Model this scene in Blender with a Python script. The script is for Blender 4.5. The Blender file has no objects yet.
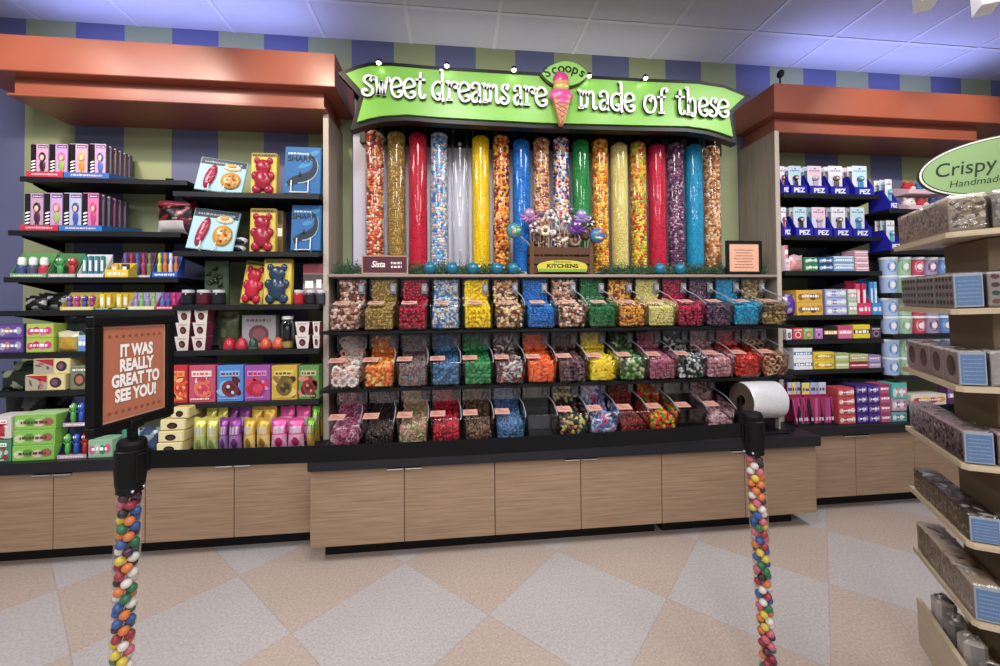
import bpy, math, random
import numpy as np
from mathutils import Vector, Matrix, Euler
PI = math.pi
SC = bpy.context.scene
COL = SC.collection

# ------------------------------------------------------------------ camera
F, YAW, PITCH, ROLL, CY, H, W = 400.87, 0.110734, 0.0164, -0.0080923, 301.32, 1.40, 2.965
_cy, _sy, _cp, _sp = math.cos(YAW), math.sin(YAW), math.cos(PITCH), math.sin(PITCH)
FW = np.array([_sy*_cp, _cy*_cp, _sp]); _r = np.array([_cy, -_sy, 0.0]); _u = np.cross(_r, FW)
_cr, _sr = math.cos(ROLL), math.sin(ROLL)
RT, UP = _cr*_r + _sr*_u, -_sr*_r + _cr*_u
CO = np.array([0, 0, H])
def ray(px, py): return FW + RT*(px-500)/F - UP*(py-CY)/F
def at(px, py, Y):
    d = ray(px, py); return CO + d*(Y/d[1])
def X_at(px, py, Y): return float(at(px, py, Y)[0])
def Z_at(px, py, Y): return float(at(px, py, Y)[2])
def depth(px, py, dd):
    d = ray(px, py); return CO + d*dd
cam = bpy.data.cameras.new('camera'); camo = bpy.data.objects.new('camera', cam); COL.objects.link(camo)
cam.sensor_width = 36; cam.lens = F*36/1000; cam.shift_y = -(333-CY)/1000; cam.clip_start = .02
camo.matrix_world = Matrix(((RT[0], UP[0], -FW[0], CO[0]), (RT[1], UP[1], -FW[1], CO[1]), (RT[2], UP[2], -FW[2], CO[2]), (0, 0, 0, 1)))
SC.camera = camo
SC.view_settings.view_transform = 'Standard'; SC.view_settings.look = 'None'
SC.view_settings.gamma = 1; SC.view_settings.exposure = 0.0; SC.view_settings.use_curve_mapping = False

# ------------------------------------------------------------------ colour and materials
def lin(c): return c/12.92 if c <= .04045 else ((c+.055)/1.055)**2.4
SAT = .86        # the shop's printed colours are a little muted
def C(h):
    h = h.lstrip('#'); v = [int(h[i:i+2], 16)/255 for i in (0, 2, 4)]; g = .3*v[0]+.59*v[1]+.11*v[2]
    return tuple(lin(g+(x-g)*SAT) for x in v) + (1.0,)
def newmat(name):
    m = bpy.data.materials.new(name); m.use_nodes = True
    nt = m.node_tree; return m, nt, nt.nodes['Principled BSDF']
def node(nt, t, **kw):
    n = nt.nodes.new(t)
    for k, v in kw.items():
        if k in n.inputs: n.inputs[k].default_value = v
        else: setattr(n, k, v)
    return n
MATS = {}
def attr_mat(key, rough, spec=.5, metal=0.0, coat=0.0, noise=.10, scale=60, bump=0.0, bscale=200):
    m, nt, b = newmat(key)
    a = node(nt, 'ShaderNodeAttribute', attribute_name='col')
    tc = node(nt, 'ShaderNodeTexCoord')
    n = node(nt, 'ShaderNodeTexNoise', Scale=scale, Detail=3.0)
    mr = node(nt, 'ShaderNodeMapRange'); mr.inputs['To Min'].default_value = 1-noise; mr.inputs['To Max'].default_value = 1+noise
    mx = node(nt, 'ShaderNodeMix', data_type='RGBA', blend_type='MULTIPLY'); mx.inputs[0].default_value = 1
    L = nt.links.new
    L(tc.outputs['Object'], n.inputs['Vector']); L(n.outputs[0], mr.inputs['Value'])
    L(a.outputs['Color'], mx.inputs[6]); L(mr.outputs[0], mx.inputs[7]); L(mx.outputs[2], b.inputs['Base Color'])
    b.inputs['Roughness'].default_value = rough; b.inputs['Metallic'].default_value = metal
    b.inputs['Specular IOR Level'].default_value = spec
    if coat: b.inputs['Coat Weight'].default_value = coat; b.inputs['Coat Roughness'].default_value = .12
    if bump:
        n2 = node(nt, 'ShaderNodeTexNoise', Scale=bscale, Detail=4.0); L(tc.outputs['Object'], n2.inputs['Vector'])
        bp = node(nt, 'ShaderNodeBump', Strength=bump, Distance=.004); L(n2.outputs[0], bp.inputs['Height']); L(bp.outputs[0], b.inputs['Normal'])
    MATS[key] = m; return m
attr_mat('card', .5, .4); attr_mat('gloss', .22, .5); attr_mat('foil', .3, .5, .35, bump=.5, bscale=60)
attr_mat('matte', .85, .2); attr_mat('candy', .3, .5, coat=.25, noise=.18, scale=120); attr_mat('metal', .35, .5, .9)
attr_mat('plastic', .4, .4, noise=.04); attr_mat('black', .5, .2, noise=.15); attr_mat('plush', .95, .1, bump=.8, bscale=300)
attr_mat('greens', .75, .2, noise=.35, scale=30)
def fine_candy(key, c0, c1, scale=140, bump=.7):
    m, nt, b = newmat(key); L = nt.links.new
    tc = node(nt, 'ShaderNodeTexCoord'); v = node(nt, 'ShaderNodeTexVoronoi', Scale=scale)
    L(tc.outputs['Object'], v.inputs['Vector'])
    sep = node(nt, 'ShaderNodeSeparateColor'); L(v.outputs['Color'], sep.inputs[0])
    mx = node(nt, 'ShaderNodeMix', data_type='RGBA'); mx.inputs[6].default_value = C(c0); mx.inputs[7].default_value = C(c1)
    L(sep.outputs[0], mx.inputs[0]); L(mx.outputs[2], b.inputs['Base Color'])
    bp = node(nt, 'ShaderNodeBump', Strength=bump, Distance=.004, invert=True); L(v.outputs['Distance'], bp.inputs['Height']); L(bp.outputs[0], b.inputs['Normal'])
    b.inputs['Roughness'].default_value = .35
    MATS[key] = m; return m
def wood(key, ca, cb, along='X', rough=.5):
    m, nt, b = newmat(key); L = nt.links.new
    tc = node(nt, 'ShaderNodeTexCoord'); mp = node(nt, 'ShaderNodeMapping')
    mp.inputs['Scale'].default_value = (2.2, 2.2, 60) if along == 'X' else (60, 60, 1.6)
    n = node(nt, 'ShaderNodeTexNoise', Scale=1.6, Detail=6.0, Roughness=.65)
    n2 = node(nt, 'ShaderNodeTexNoise', Scale=5.0, Detail=3.0)
    cr = node(nt, 'ShaderNodeValToRGB'); cr.color_ramp.elements[0].position = .3; cr.color_ramp.elements[1].position = .7
    cr.color_ramp.elements[0].color = C(ca); cr.color_ramp.elements[1].color = C(cb)
    mr = node(nt, 'ShaderNodeMapRange'); mr.inputs['To Min'].default_value = .9; mr.inputs['To Max'].default_value = 1.1
    mx = node(nt, 'ShaderNodeMix', data_type='RGBA', blend_type='MULTIPLY'); mx.inputs[0].default_value = 1
    L(tc.outputs['Object'], mp.inputs[0]); L(mp.outputs[0], n.inputs['Vector']); L(mp.outputs[0], n2.inputs['Vector'])
    L(n.outputs[0], cr.inputs[0]); L(n2.outputs[0], mr.inputs['Value']); L(cr.outputs[0], mx.inputs[6]); L(mr.outputs[0], mx.inputs[7])
    L(mx.outputs[2], b.inputs['Base Color']); b.inputs['Roughness'].default_value = rough
    MATS[key] = m; return m
wood('oak', '#846850', '#a8896c'); wood('oak_v', '#85776a', '#a39687', 'Z'); wood('maple', '#ab977c', '#c6b394', rough=.4)
def plain(key, col, rough, spec=.5, noise=.06, scale=40, metal=0, bump=0, coat=0):
    m, nt, b = newmat(key); L = nt.links.new
    tc = node(nt, 'ShaderNodeTexCoord'); n = node(nt, 'ShaderNodeTexNoise', Scale=scale, Detail=4.0); L(tc.outputs['Object'], n.inputs['Vector'])
    mr = node(nt, 'ShaderNodeMapRange'); mr.inputs['To Min'].default_value = 1-noise; mr.inputs['To Max'].default_value = 1+noise; L(n.outputs[0], mr.inputs['Value'])
    mx = node(nt, 'ShaderNodeMix', data_type='RGBA', blend_type='MULTIPLY'); mx.inputs[0].default_value = 1
    mx.inputs[6].default_value = C(col); L(mr.outputs[0], mx.inputs[7]); L(mx.outputs[2], b.inputs['Base Color'])
    b.inputs['Roughness'].default_value = rough; b.inputs['Specular IOR Level'].default_value = spec; b.inputs['Metallic'].default_value = metal
    if coat: b.inputs['Coat Weight'].default_value = coat
    if bump:
        bp = node(nt, 'ShaderNodeBump', Strength=bump, Distance=.003); L(n.outputs[0], bp.inputs['Height']); L(bp.outputs[0], b.inputs['Normal'])
    MATS[key] = m; return m
plain('redpaint', '#964c38', .34, .5, .05, 8); plain('counter', '#1d1e23', .42, .3, .25, 300); plain('blackshelf', '#121114', .55, .2, .15, 80)
plain('core', '#77644c', .6, .3, .12, 12); plain('kick', '#0b0a0c', .6, .3, .1)
plain('whitepanel', '#c9c9dd', .4, .4, .03); plain('signblack', '#060607', .4, .3, .1); plain('signgreen', '#7cc63f', .35, .4, .03)
plain('white', '#f2f2f2', .4, .4, .03); plain('belt', '#0a0a0d', .8, .2, .3, 400); plain('rubberblack', '#08080a', .5, .2, .15, 90)
plain('chrome', '#d8d8dc', .18, .5, .03, metal=1); plain('tbar', '#a9a9ac', .5, .3, .03); plain('crate', '#6b4a38', .7, .2, .25, 25)
def acrylic(key, tint='#ffffff', rough=.04, gl=1.0, base=.04, bump=0):
    m = bpy.data.materials.new(key); m.use_nodes = True; nt = m.node_tree; nt.nodes.clear(); L = nt.links.new
    out = node(nt, 'ShaderNodeOutputMaterial'); tr = node(nt, 'ShaderNodeBsdfTransparent'); tr.inputs[0].default_value = C(tint)
    g = node(nt, 'ShaderNodeBsdfGlossy', Roughness=rough); g.inputs[0].default_value = (1, 1, 1, 1)
    lw = node(nt, 'ShaderNodeFresnel', IOR=1.45)
    tc = node(nt, 'ShaderNodeTexCoord'); n = node(nt, 'ShaderNodeTexNoise', Scale=20.0); L(tc.outputs['Object'], n.inputs['Vector'])
    ad = node(nt, 'ShaderNodeMath', operation='MULTIPLY_ADD'); ad.inputs[1].default_value = gl
    ml = node(nt, 'ShaderNodeMath', operation='MULTIPLY'); ml.inputs[1].default_value = base*2; L(n.outputs[0], ml.inputs[0]); L(ml.outputs[0], ad.inputs[2])
    L(lw.outputs[0], ad.inputs[0])
    mix = node(nt, 'ShaderNodeMixShader'); L(ad.outputs[0], mix.inputs[0]); L(tr.outputs[0], mix.inputs[1]); L(g.outputs[0], mix.inputs[2]); L(mix.outputs[0], out.inputs[0])
    if bump:
        n3 = node(nt, 'ShaderNodeTexNoise', Scale=45.0, Detail=3.0); L(tc.outputs['Object'], n3.inputs['Vector']); bp = node(nt, 'ShaderNodeBump', Strength=bump, Distance=.006); L(n3.outputs[0], bp.inputs['Height']); L(bp.outputs[0], g.inputs['Normal'])
    MATS[key] = m; return m
acrylic('acrylic', '#fafafb', .06, .7, .015); acrylic('tubeglass', '#fcfcfd', .06, .42, .008); acrylic('film', '#f6f6f8', .16, .9, .10, .8)
def emit(key, col, s):
    m = bpy.data.materials.new(key); m.use_nodes = True; nt = m.node_tree; nt.nodes.clear()
    out = node(nt, 'ShaderNodeOutputMaterial'); e = node(nt, 'ShaderNodeEmission', Strength=s); e.inputs[0].default_value = C(col)
    nt.links.new(e.outputs[0], out.inputs[0]); MATS[key] = m
emit('bulb', '#fff8ee', 14)

# ------------------------------------------------------------------ mesh builder
_tcache = {}
def text_geo(s, bold=0.0, shear=0.0):
    k = (s, bold, shear)
    if k in _tcache: return _tcache[k]
    cu = bpy.data.curves.new('t', 'FONT'); cu.body = s; cu.size = 1; cu.offset = bold; cu.shear = shear; cu.align_x = 'CENTER'; cu.resolution_u = 3
    o = bpy.data.objects.new('t', cu); COL.objects.link(o)
    dg = bpy.context.evaluated_depsgraph_get(); me = o.evaluated_get(dg).to_mesh()
    vs = [tuple(v.co) for v in me.vertices]; fs = [tuple(p.vertices) for p in me.polygons]
    bpy.data.objects.remove(o); bpy.data.curves.remove(cu)
    _tcache[k] = (vs, fs); return _tcache[k]
def ico(sub):
    import bmesh
    bm = bmesh.new(); bmesh.ops.create_icosphere(bm, subdivisions=sub, radius=1)
    v = np.array([x.co[:] for x in bm.verts]); bm.verts.ensure_lookup_table(); f = np.array([[y.index for y in x.verts] for x in bm.faces]); bm.free(); return v, f
ICO = {1: ico(1), 2: ico(2), 3: ico(3)}
class MB:
    def __init__(s): s.v = []; s.f = []; s.c = []; s.s = []
    def add(s, vs, fs, col, smooth=False):
        n = len(s.v); s.v += [tuple(map(float, p)) for p in vs]
        s.f += [tuple(int(i)+n for i in f) for f in fs]; s.c += [col]*len(fs); s.s += [smooth]*len(fs)
    def box(s, x0, x1, y0, y1, z0, z1, col):
        s.add([(x0,y0,z0),(x1,y0,z0),(x1,y1,z0),(x0,y1,z0),(x0,y0,z1),(x1,y0,z1),(x1,y1,z1),(x0,y1,z1)],
              [(0,3,2,1),(4,5,6,7),(0,1,5,4),(1,2,6,5),(2,3,7,6),(3,0,4,7)], col)
    def cbox(s, x0, x1, y0, y1, z0, z1, r, col, top=None):
        r = min(r, (x1-x0)/2.1, (y1-y0)/2.1, (z1-z0)/2.1); P = []; idx = {}
        for sx in (0, 1):
            for sy in (0, 1):
                for sz in (0, 1):
                    c = ((x0, x1)[sx], (y0, y1)[sy], (z0, z1)[sz]); d = (1-2*sx, 1-2*sy, 1-2*sz)
                    for a in range(3):
                        p = list(c)
                        for b in range(3):
                            if b != a: p[b] += d[b]*r
                        idx[(sx, sy, sz, a)] = len(P); P.append(tuple(p))
        fs = []
        for a in range(3):
            b, c = (a+1) % 3, (a+2) % 3
            for sa in (0, 1):
                q = []
                for (sb, sc) in ((0,0),(1,0),(1,1),(0,1)):
                    k = [0,0,0]; k[a] = sa; k[b] = sb; k[c] = sc; q.append(idx[(*k, a)])
                fs.append(tuple(q) if sa else tuple(q[::-1]))
        for a in range(3):
            b, c = (a+1) % 3, (a+2) % 3
            for sb in (0, 1):
                for sc in (0, 1):
                    k0 = [0,0,0]; k0[b] = sb; k0[c] = sc; k1 = list(k0); k1[a] = 1
                    fs.append((idx[(*k0, b)], idx[(*k1, b)], idx[(*k1, c)], idx[(*k0, c)]) if (sb != sc) else (idx[(*k0, c)], idx[(*k1, c)], idx[(*k1, b)], idx[(*k0, b)]))
        for sx in (0, 1):
            for sy in (0, 1):
                for sz in (0, 1): fs.append(tuple(idx[(sx, sy, sz, a)] for a in range(3)))
        n = len(s.f); s.add(P, fs, col)
        if top: s.c[n+5] = top
    def prism(s, poly, y0, y1, col, side=None):      # polygon in x,z ; extruded along y
        n = len(poly); k = len(s.f)
        s.add([(x, y0, z) for x, z in poly]+[(x, y1, z) for x, z in poly], [tuple(range(n)), tuple(range(2*n-1, n-1, -1))]+[(i, i+n, (i+1) % n+n, (i+1) % n) for i in range(n)], col)
        if side:
            for j in range(k+2, len(s.f)): s.c[j] = side
    def prismx(s, poly, x0, x1, col):                 # polygon in y,z
        n = len(poly)
        s.add([(x0, y, z) for y, z in poly]+[(x1, y, z) for y, z in poly], [tuple(range(n)), tuple(range(2*n-1, n-1, -1))]+[(i, i+n, (i+1) % n+n, (i+1) % n) for i in range(n)], col)
    def prismz(s, poly, z0, z1, col):
        n = len(poly)
        s.add([(x, y, z0) for x, y in poly]+[(x, y, z1) for x, y in poly], [tuple(range(n-1, -1, -1)), tuple(range(n, 2*n))]+[(i, (i+1) % n, (i+1) % n+n, i+n) for i in range(n)], col)
    def ell(s, c, r, col, sub=2, rot=None):
        v, f = ICO[sub]; v = v*np.array(r)
        if rot is not None: v = v @ np.array(Euler(rot).to_matrix()).T
        s.add(v+np.array(c), f, col, True)
    def tube(s, path, r, col, n=8, caps=True, smooth=True):
        P = [np.array(p, float) for p in path]; m = len(P); vs = []; rs = r if isinstance(r, (list, tuple)) else [r]*m
        t0 = P[1]-P[0]; up = np.array([0, 0, 1.]) if abs(t0[2]) < .9*np.linalg.norm(t0) else np.array([1., 0, 0])
        for i in range(m):
            t = P[min(i+1, m-1)]-P[max(i-1, 0)]; t = t/np.linalg.norm(t); a = np.cross(t, up); a /= np.linalg.norm(a); b = np.cross(t, a); up = -b if np.dot(-b, up) > 0 else b
            for k in range(n): th = 2*PI*k/n; vs.append(P[i]+rs[i]*(math.cos(th)*a+math.sin(th)*b))
        fs = [(i*n+k, i*n+(k+1) % n, (i+1)*n+(k+1) % n, (i+1)*n+k) for i in range(m-1) for k in range(n)]
        s.add(vs, fs, col, smooth)
        if caps: s.add(vs[:n], [tuple(range(n))], col); s.add(vs[-n:], [tuple(range(n-1, -1, -1))], col)
    def lathe(s, prof, col, n=24, c=(0, 0, 0), smooth=True, cols=None):
        vs = [(c[0]+r*math.cos(2*PI*k/n), c[1]+r*math.sin(2*PI*k/n), c[2]+z) for r, z in prof for k in range(n)]
        for i in range(len(prof)-1):
            s.add(vs[i*n:(i+2)*n], [(k, (k+1) % n, n+(k+1) % n, n+k) for k in range(n)], cols[i] if cols else col, smooth)
    # printed art on the front face (y = 0) of a package
    def fp(s, poly, col, layer=1, y=0.0): s.add([(x, y-.0006*layer, z) for x, z in poly], [tuple(range(len(poly)))], col)
    def fr(s, x0, x1, z0, z1, col, layer=1, y=0.0): s.fp([(x0, z0), (x1, z0), (x1, z1), (x0, z1)], col, layer, y)
    def fe(s, x, z, rx, rz, col, layer=2, y=0.0, rot=0.0, n=14):
        c, q = math.cos(rot), math.sin(rot)
        s.fp([(x+rx*math.cos(2*PI*k/n)*c-rz*math.sin(2*PI*k/n)*q, z+rx*math.cos(2*PI*k/n)*q+rz*math.sin(2*PI*k/n)*c) for k in range(n)], col, layer, y)
    def ft(s, txt, x, z, size, col, layer=4, y=0.0, bold=.01, sx=1.0, shear=0.0):
        vs, fs = text_geo(txt, bold, shear); s.add([(x+a*size*sx, y-.0006*layer, z+b*size) for a, b, _ in vs], fs, col)
    def xf(s, M, start=0):
        s.v[start:] = [tuple(M @ Vector(p)) for p in s.v[start:]]
    def obj(s, name, mat, parent=None, loc=None, rz=0.0):
        me = bpy.data.meshes.new(name); me.from_pydata(s.v, [], s.f); nl = [len(f) for f in s.f]
        cols = np.repeat(np.array([c if c else (.8, .8, .8, 1) for c in s.c], np.float32), nl, axis=0)
        at_ = me.attributes.new('col', 'FLOAT_COLOR', 'CORNER'); at_.data.foreach_set('color', cols.ravel())
        me.polygons.foreach_set('use_smooth', s.s); me.materials.append(MATS[mat]); me.update()
        o = bpy.data.objects.new(name, me); COL.objects.link(o)
        if parent: o.parent = parent
        if loc is not None: o.location = loc
        if rz: o.rotation_euler = (0, 0, rz)
        return o
def beads_obj(name, mat, B, parent=None, loc=None, sub=1, extra=None):
    """B: list of (pos, radii, rot, colour); merged into one mesh, with an optional MB core"""
    v, f = ICO[sub]; nv = len(v); VS = []; FS = []; CS = []
    for i, (p, r, rot, c) in enumerate(B):
        w = v*np.array(r)
        if rot is not None: w = w @ np.array(Euler(rot).to_matrix()).T
        VS.append(w+np.array(p)); FS.append(f+i*nv); CS.append(np.repeat([c], len(f), 0))
    VS = np.concatenate(VS) if VS else np.zeros((0, 3)); FL = [tuple(x) for x in np.concatenate(FS).tolist()] if FS else []; CC = [tuple(c) for a in CS for c in a]
    mb = MB(); mb.v = [tuple(x) for x in VS.tolist()]; mb.f = FL; mb.c = CC; mb.s = [True]*len(FL); n0 = len(FL)
    if extra: mb.add(extra.v, extra.f, None); mb.c[n0:] = extra.c; mb.s[n0:] = extra.s
    return mb.obj(name, mat, parent, loc)
def tag(o, label, cat, group=None, kind=None):
    o['label'] = label; o['category'] = cat
    if group: o['group'] = group
    if kind: o['kind'] = kind
    return o
def thing(name, label, cat, loc=(0, 0, 0), rz=0.0, group=None):
    o = bpy.data.objects.new(name, None); COL.objects.link(o); o.empty_display_size = .05; o.location = loc; o.rotation_euler = (0, 0, rz)
    return tag(o, label, cat, group)
def struct(o): o['kind'] = 'structure'; return o
WHITE, BLACK, GREY = C('#f0f0f0'), C('#111114'), C('#8a8c90')

# ------------------------------------------------------------------ the setting
CEIL = 3.348
D = .858
def floor_mat():
    m, nt, b = newmat('floor_tiles'); L = nt.links.new
    tc = node(nt, 'ShaderNodeTexCoord'); sp = node(nt, 'ShaderNodeSeparateXYZ'); L(tc.outputs['Object'], sp.inputs[0])
    def mth(op, a, b_=None, c=None):
        n = node(nt, 'ShaderNodeMath', operation=op)
        for i, x in enumerate((a, b_, c)):
            if x is None: continue
            if isinstance(x, (int, float)): n.inputs[i].default_value = x
            else: L(x, n.inputs[i])
        return n.outputs[0]
    x = mth('SUBTRACT', sp.outputs[0], -.287); y = mth('SUBTRACT', sp.outputs[1], 1.848)
    u = mth('ADD', mth('DIVIDE', mth('ADD', x, y), D), 100.5); v = mth('ADD', mth('DIVIDE', mth('SUBTRACT', y, x), D), 100.5)
    par = mth('MODULO', mth('ADD', mth('FLOOR', u), mth('FLOOR', v)), 2.0)
    nx = node(nt, 'ShaderNodeTexNoise', Scale=90.0, Detail=5.0); L(tc.outputs['Object'], nx.inputs['Vector'])
    n2 = node(nt, 'ShaderNodeTexNoise', Scale=2.2, Detail=3.0); L(tc.outputs['Object'], n2.inputs['Vector'])
    mx = node(nt, 'ShaderNodeMix', data_type='RGBA'); L(par, mx.inputs[0]); mx.inputs[6].default_value = C('#aea8a9'); mx.inputs[7].default_value = C('#b09e93')
    def edge(w): 
        f = mth('FRACT', w); return mth('LESS_THAN', mth('MINIMUM', f, mth('SUBTRACT', 1.0, f)), .0035)
    seam = mth('MAXIMUM', edge(u), edge(v))
    mr = node(nt, 'ShaderNodeMapRange'); mr.inputs['From Min'].default_value = .3; mr.inputs['From Max'].default_value = .7; mr.inputs['To Min'].default_value = .82; mr.inputs['To Max'].default_value = 1.16; L(nx.outputs[0], mr.inputs['Value'])
    mr2 = node(nt, 'ShaderNodeMapRange'); mr2.inputs['To Min'].default_value = .93; mr2.inputs['To Max'].default_value = 1.07; L(n2.outputs[0], mr2.inputs['Value'])
    k = mth('MULTIPLY', mth('MULTIPLY', mr.outputs[0], mr2.outputs[0]), mth('SUBTRACT', 1.0, mth('MULTIPLY', seam, .18)))
    m2 = node(nt, 'ShaderNodeMix', data_type='RGBA', blend_type='MULTIPLY'); m2.inputs[0].default_value = 1; L(mx.outputs[2], m2.inputs[6]); L(k, m2.inputs[7])
    L(m2.outputs[2], b.inputs['Base Color']); b.inputs['Roughness'].default_value = .42; b.inputs['Specular IOR Level'].default_value = .35
    MATS['floor'] = m
def stripe_mat():
    m, nt, b = newmat('striped_wall'); L = nt.links.new
    tc = node(nt, 'ShaderNodeTexCoord'); sp = node(nt, 'ShaderNodeSeparateXYZ'); L(tc.outputs['Object'], sp.inputs[0])
    a = node(nt, 'ShaderNodeMath', operation='ADD'); a.inputs[1].default_value = 2.826+.2988*20; L(sp.outputs[0], a.inputs[0])
    d = node(nt, 'ShaderNodeMath', operation='DIVIDE'); d.inputs[1].default_value = .2988; L(a.outputs[0], d.inputs[0])
    f = node(nt, 'ShaderNodeMath', operation='FLOOR'); L(d.outputs[0], f.inputs[0])
    mo = node(nt, 'ShaderNodeMath', operation='MODULO'); mo.inputs[1].default_value = 2; L(f.outputs[0], mo.inputs[0])
    mx = node(nt, 'ShaderNodeMix', data_type='RGBA'); L(mo.outputs[0], mx.inputs[0]); mx.inputs[6].default_value = C('#929c70'); mx.inputs[7].default_value = C('#5d638c')
    n = node(nt, 'ShaderNodeTexNoise', Scale=120.0, Detail=3.0); L(tc.outputs['Object'], n.inputs['Vector'])
    bp = node(nt, 'ShaderNodeBump', Strength=.08, Distance=.002); L(n.outputs[0], bp.inputs['Height']); L(bp.outputs[0], b.inputs['Normal'])
    L(mx.outputs[2], b.inputs['Base Color']); b.inputs['Roughness'].default_value = .6; MATS['stripes'] = m
floor_mat(); stripe_mat()
plain('ceiling', '#a0a0a6', .9, .1, .10, 160, bump=.6)
mb = MB(); mb.box(-6, 8, -5, W+.1, -.1, 0, None); struct(mb.obj('floor', 'floor'))
mb = MB(); mb.box(-6, 8, W, W+.1, 0, CEIL, None); struct(mb.obj('wall_back', 'stripes'))
mb = MB(); mb.box(-6, 8, -5, W+.1, CEIL, CEIL+.08, None); ceil = struct(mb.obj('ceiling', 'ceiling'))
X0C = X_at(139, 24, W)
mb = MB()
for k in range(-7, 14): mb.box(X0C+.6096*k-.012, X0C+.6096*k+.012, -5, W, CEIL-.004, CEIL+.002, None)
for k in range(0, 12): mb.box(-6, 8, 2.60-.6096*k-.012, 2.60-.6096*k+.012, CEIL-.0045, CEIL+.002, None)
g = mb.obj('ceiling_grid', 'tbar', ceil)

# ------------------------------------------------------------------ base cabinets, counters, valances, end panels
def base_cabinet(label, xs, Y, depth_, zt=.52, side=False):
    """one carcass, a door per interval of xs, pulls where two doors meet"""
    t = thing('base_cabinet', label, 'cabinet', ((xs[0]+xs[-1])/2, Y, 0), 0, 'base cabinets')
    ox = (xs[0]+xs[-1])/2
    b = MB(); b.box(xs[0]-ox+.002, xs[-1]-ox-.002, .02, depth_, .1, zt, None); b.obj('carcass', 'oak', t)
    b = MB(); b.box(xs[0]-ox+(.05 if side else .0), xs[-1]-ox-(.09 if side == 2 else 0), .10, depth_, 0, .1, None); b.obj('toe_kick', 'kick', t)
    for i in range(len(xs)-1):
        b = MB(); b.cbox(xs[i]-ox+.002, xs[i+1]-ox-.002, 0, .02, .1, zt-.004, .002, None); dr = b.obj('door', 'oak', t)
        dr['label'] = 'light wood door'
        hx = (xs[i+1]-ox-.05) if i % 2 == 0 else (xs[i]-ox+.05)
        h = MB(); h.cbox(hx-.045, hx+.045, -.016, .002, zt-.016, zt-.0055, .002, None); hd = h.obj('handle', 'chrome', dr)
    return t
cx = [-.796, -.29, .218, .725, 1.225, 1.765, 2.25]
base_cabinet('light wood cabinet jutting out beside the lollipop bag shelves, under the candy bins', cx[0:3], 2.304, .62, side=1)
base_cabinet('light wood cabinet in the middle of the jutting candy bin counter', cx[2:5], 2.304, .62)
base_cabinet('light wood cabinet behind the gumball post without a sign', cx[4:7], 2.304, .62, side=2)
lx = [X_at(p, 500, 2.47) for p in (53, 145, 234)]
base_cabinet('light wood cabinet below the lollipop bags, next to the poster post', [lx[1], lx[2], -.80], 2.47, .48)
base_cabinet('light wood cabinet below the green candy cartons at the wall end', [lx[0]-(lx[1]-lx[0]), lx[0], lx[1]], 2.47, .48)
rx = [2.255, X_at(856, 470, 2.47), X_at(915, 470, 2.47)]
base_cabinet('light wood cabinet below the wax candy strips beyond the bag roll', [2.255, rx[1], rx[2]], 2.47, .48)
base_cabinet('light wood cabinet mostly hidden behind the crispy treat stand', [rx[2], rx[2]+.5, rx[2]+1.0], 2.47, .48)
def counter(label, x0, x1, y0, y1, z0=.523, z1=.582, rnd=.03):
    t = MB(); P = [(x0, y1), (x0, y0)]
    if rnd: P = [(x0, y1), (x0, y0+.004), (x0+.004, y0)]; P += [(x1-rnd+rnd*math.sin(a), y0+rnd-rnd*math.cos(a)) for a in np.linspace(0, PI/2, 6)]
    else: P += [(x1, y0)]
    P += [(x1, y1)]
    t.prismz(P, z0+.003, z1-.003, None)
    Q = [(x+(.003 if x < (x0+x1)/2 else -.003), y+(.003 if y < (y0+y1)/2 else 0)) for x, y in P]
    t.prismz(Q, z0, z1, None)
    o = t.obj('countertop', 'counter'); return tag(o, label, 'countertop')
counter('long black countertop jutting out below the candy bins', -.80, 2.275, 2.275, 2.95)
counter('black countertop holding lollipop bags and green cartons', -3.6, -.802, 2.445, 2.96, rnd=0)
counter('black countertop beyond the white bag roll, under wax candy strips', 2.28, 4.3, 2.445, 2.96, rnd=0)
def end_panel(label, x0, x1, Y):
    b = MB(); b.cbox(x0, x1, Y, W, .582, 2.644, .003, None); o = b.obj('end_panel', 'oak_v'); 
    e = MB(); e.cbox(x0-.001, x1+.001, Y-.006, Y, .582, 2.644, .002, C('#b7ab9d')); e.obj('edge_band', 'card', o)
    return tag(o, label, 'panel')
end_panel('pale wood upright between the gummy shelves and the candy tubes', -.828, -.796, 2.640)
end_panel('pale wood upright between the candy tubes and the blue dispenser shelves', 2.262, 2.294, 2.600)
def valance(label, x0, x1, Y, xi0, xi1):
    t = thing('valance', label, 'valance', ((x0+x1)/2, Y, 2.645)); ox = (x0+x1)/2
    b = MB(); b.cbox(x0-ox, x1-ox, 0, W-Y, .118, .325, .004, None); b.obj('fascia', 'redpaint', t)
    b = MB(); b.box(xi0-ox+.02, xi1-ox-.02, .075, W-Y, .014, .12, None); b.obj('recess_band', 'redpaint', t)
    b = MB(); b.cbox(xi0-ox, xi1-ox, .05, W-Y, .0, .016, .004, None); b.obj('soffit', 'redpaint', t)
valance('orange red boxed valance above the gummy bear shelves', -2.75, -.725, 2.53, -2.557, -.795)
valance('orange red boxed valance above the blue dispenser shelves', 2.242, 4.35, 2.568, 2.285, 4.02)

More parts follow.
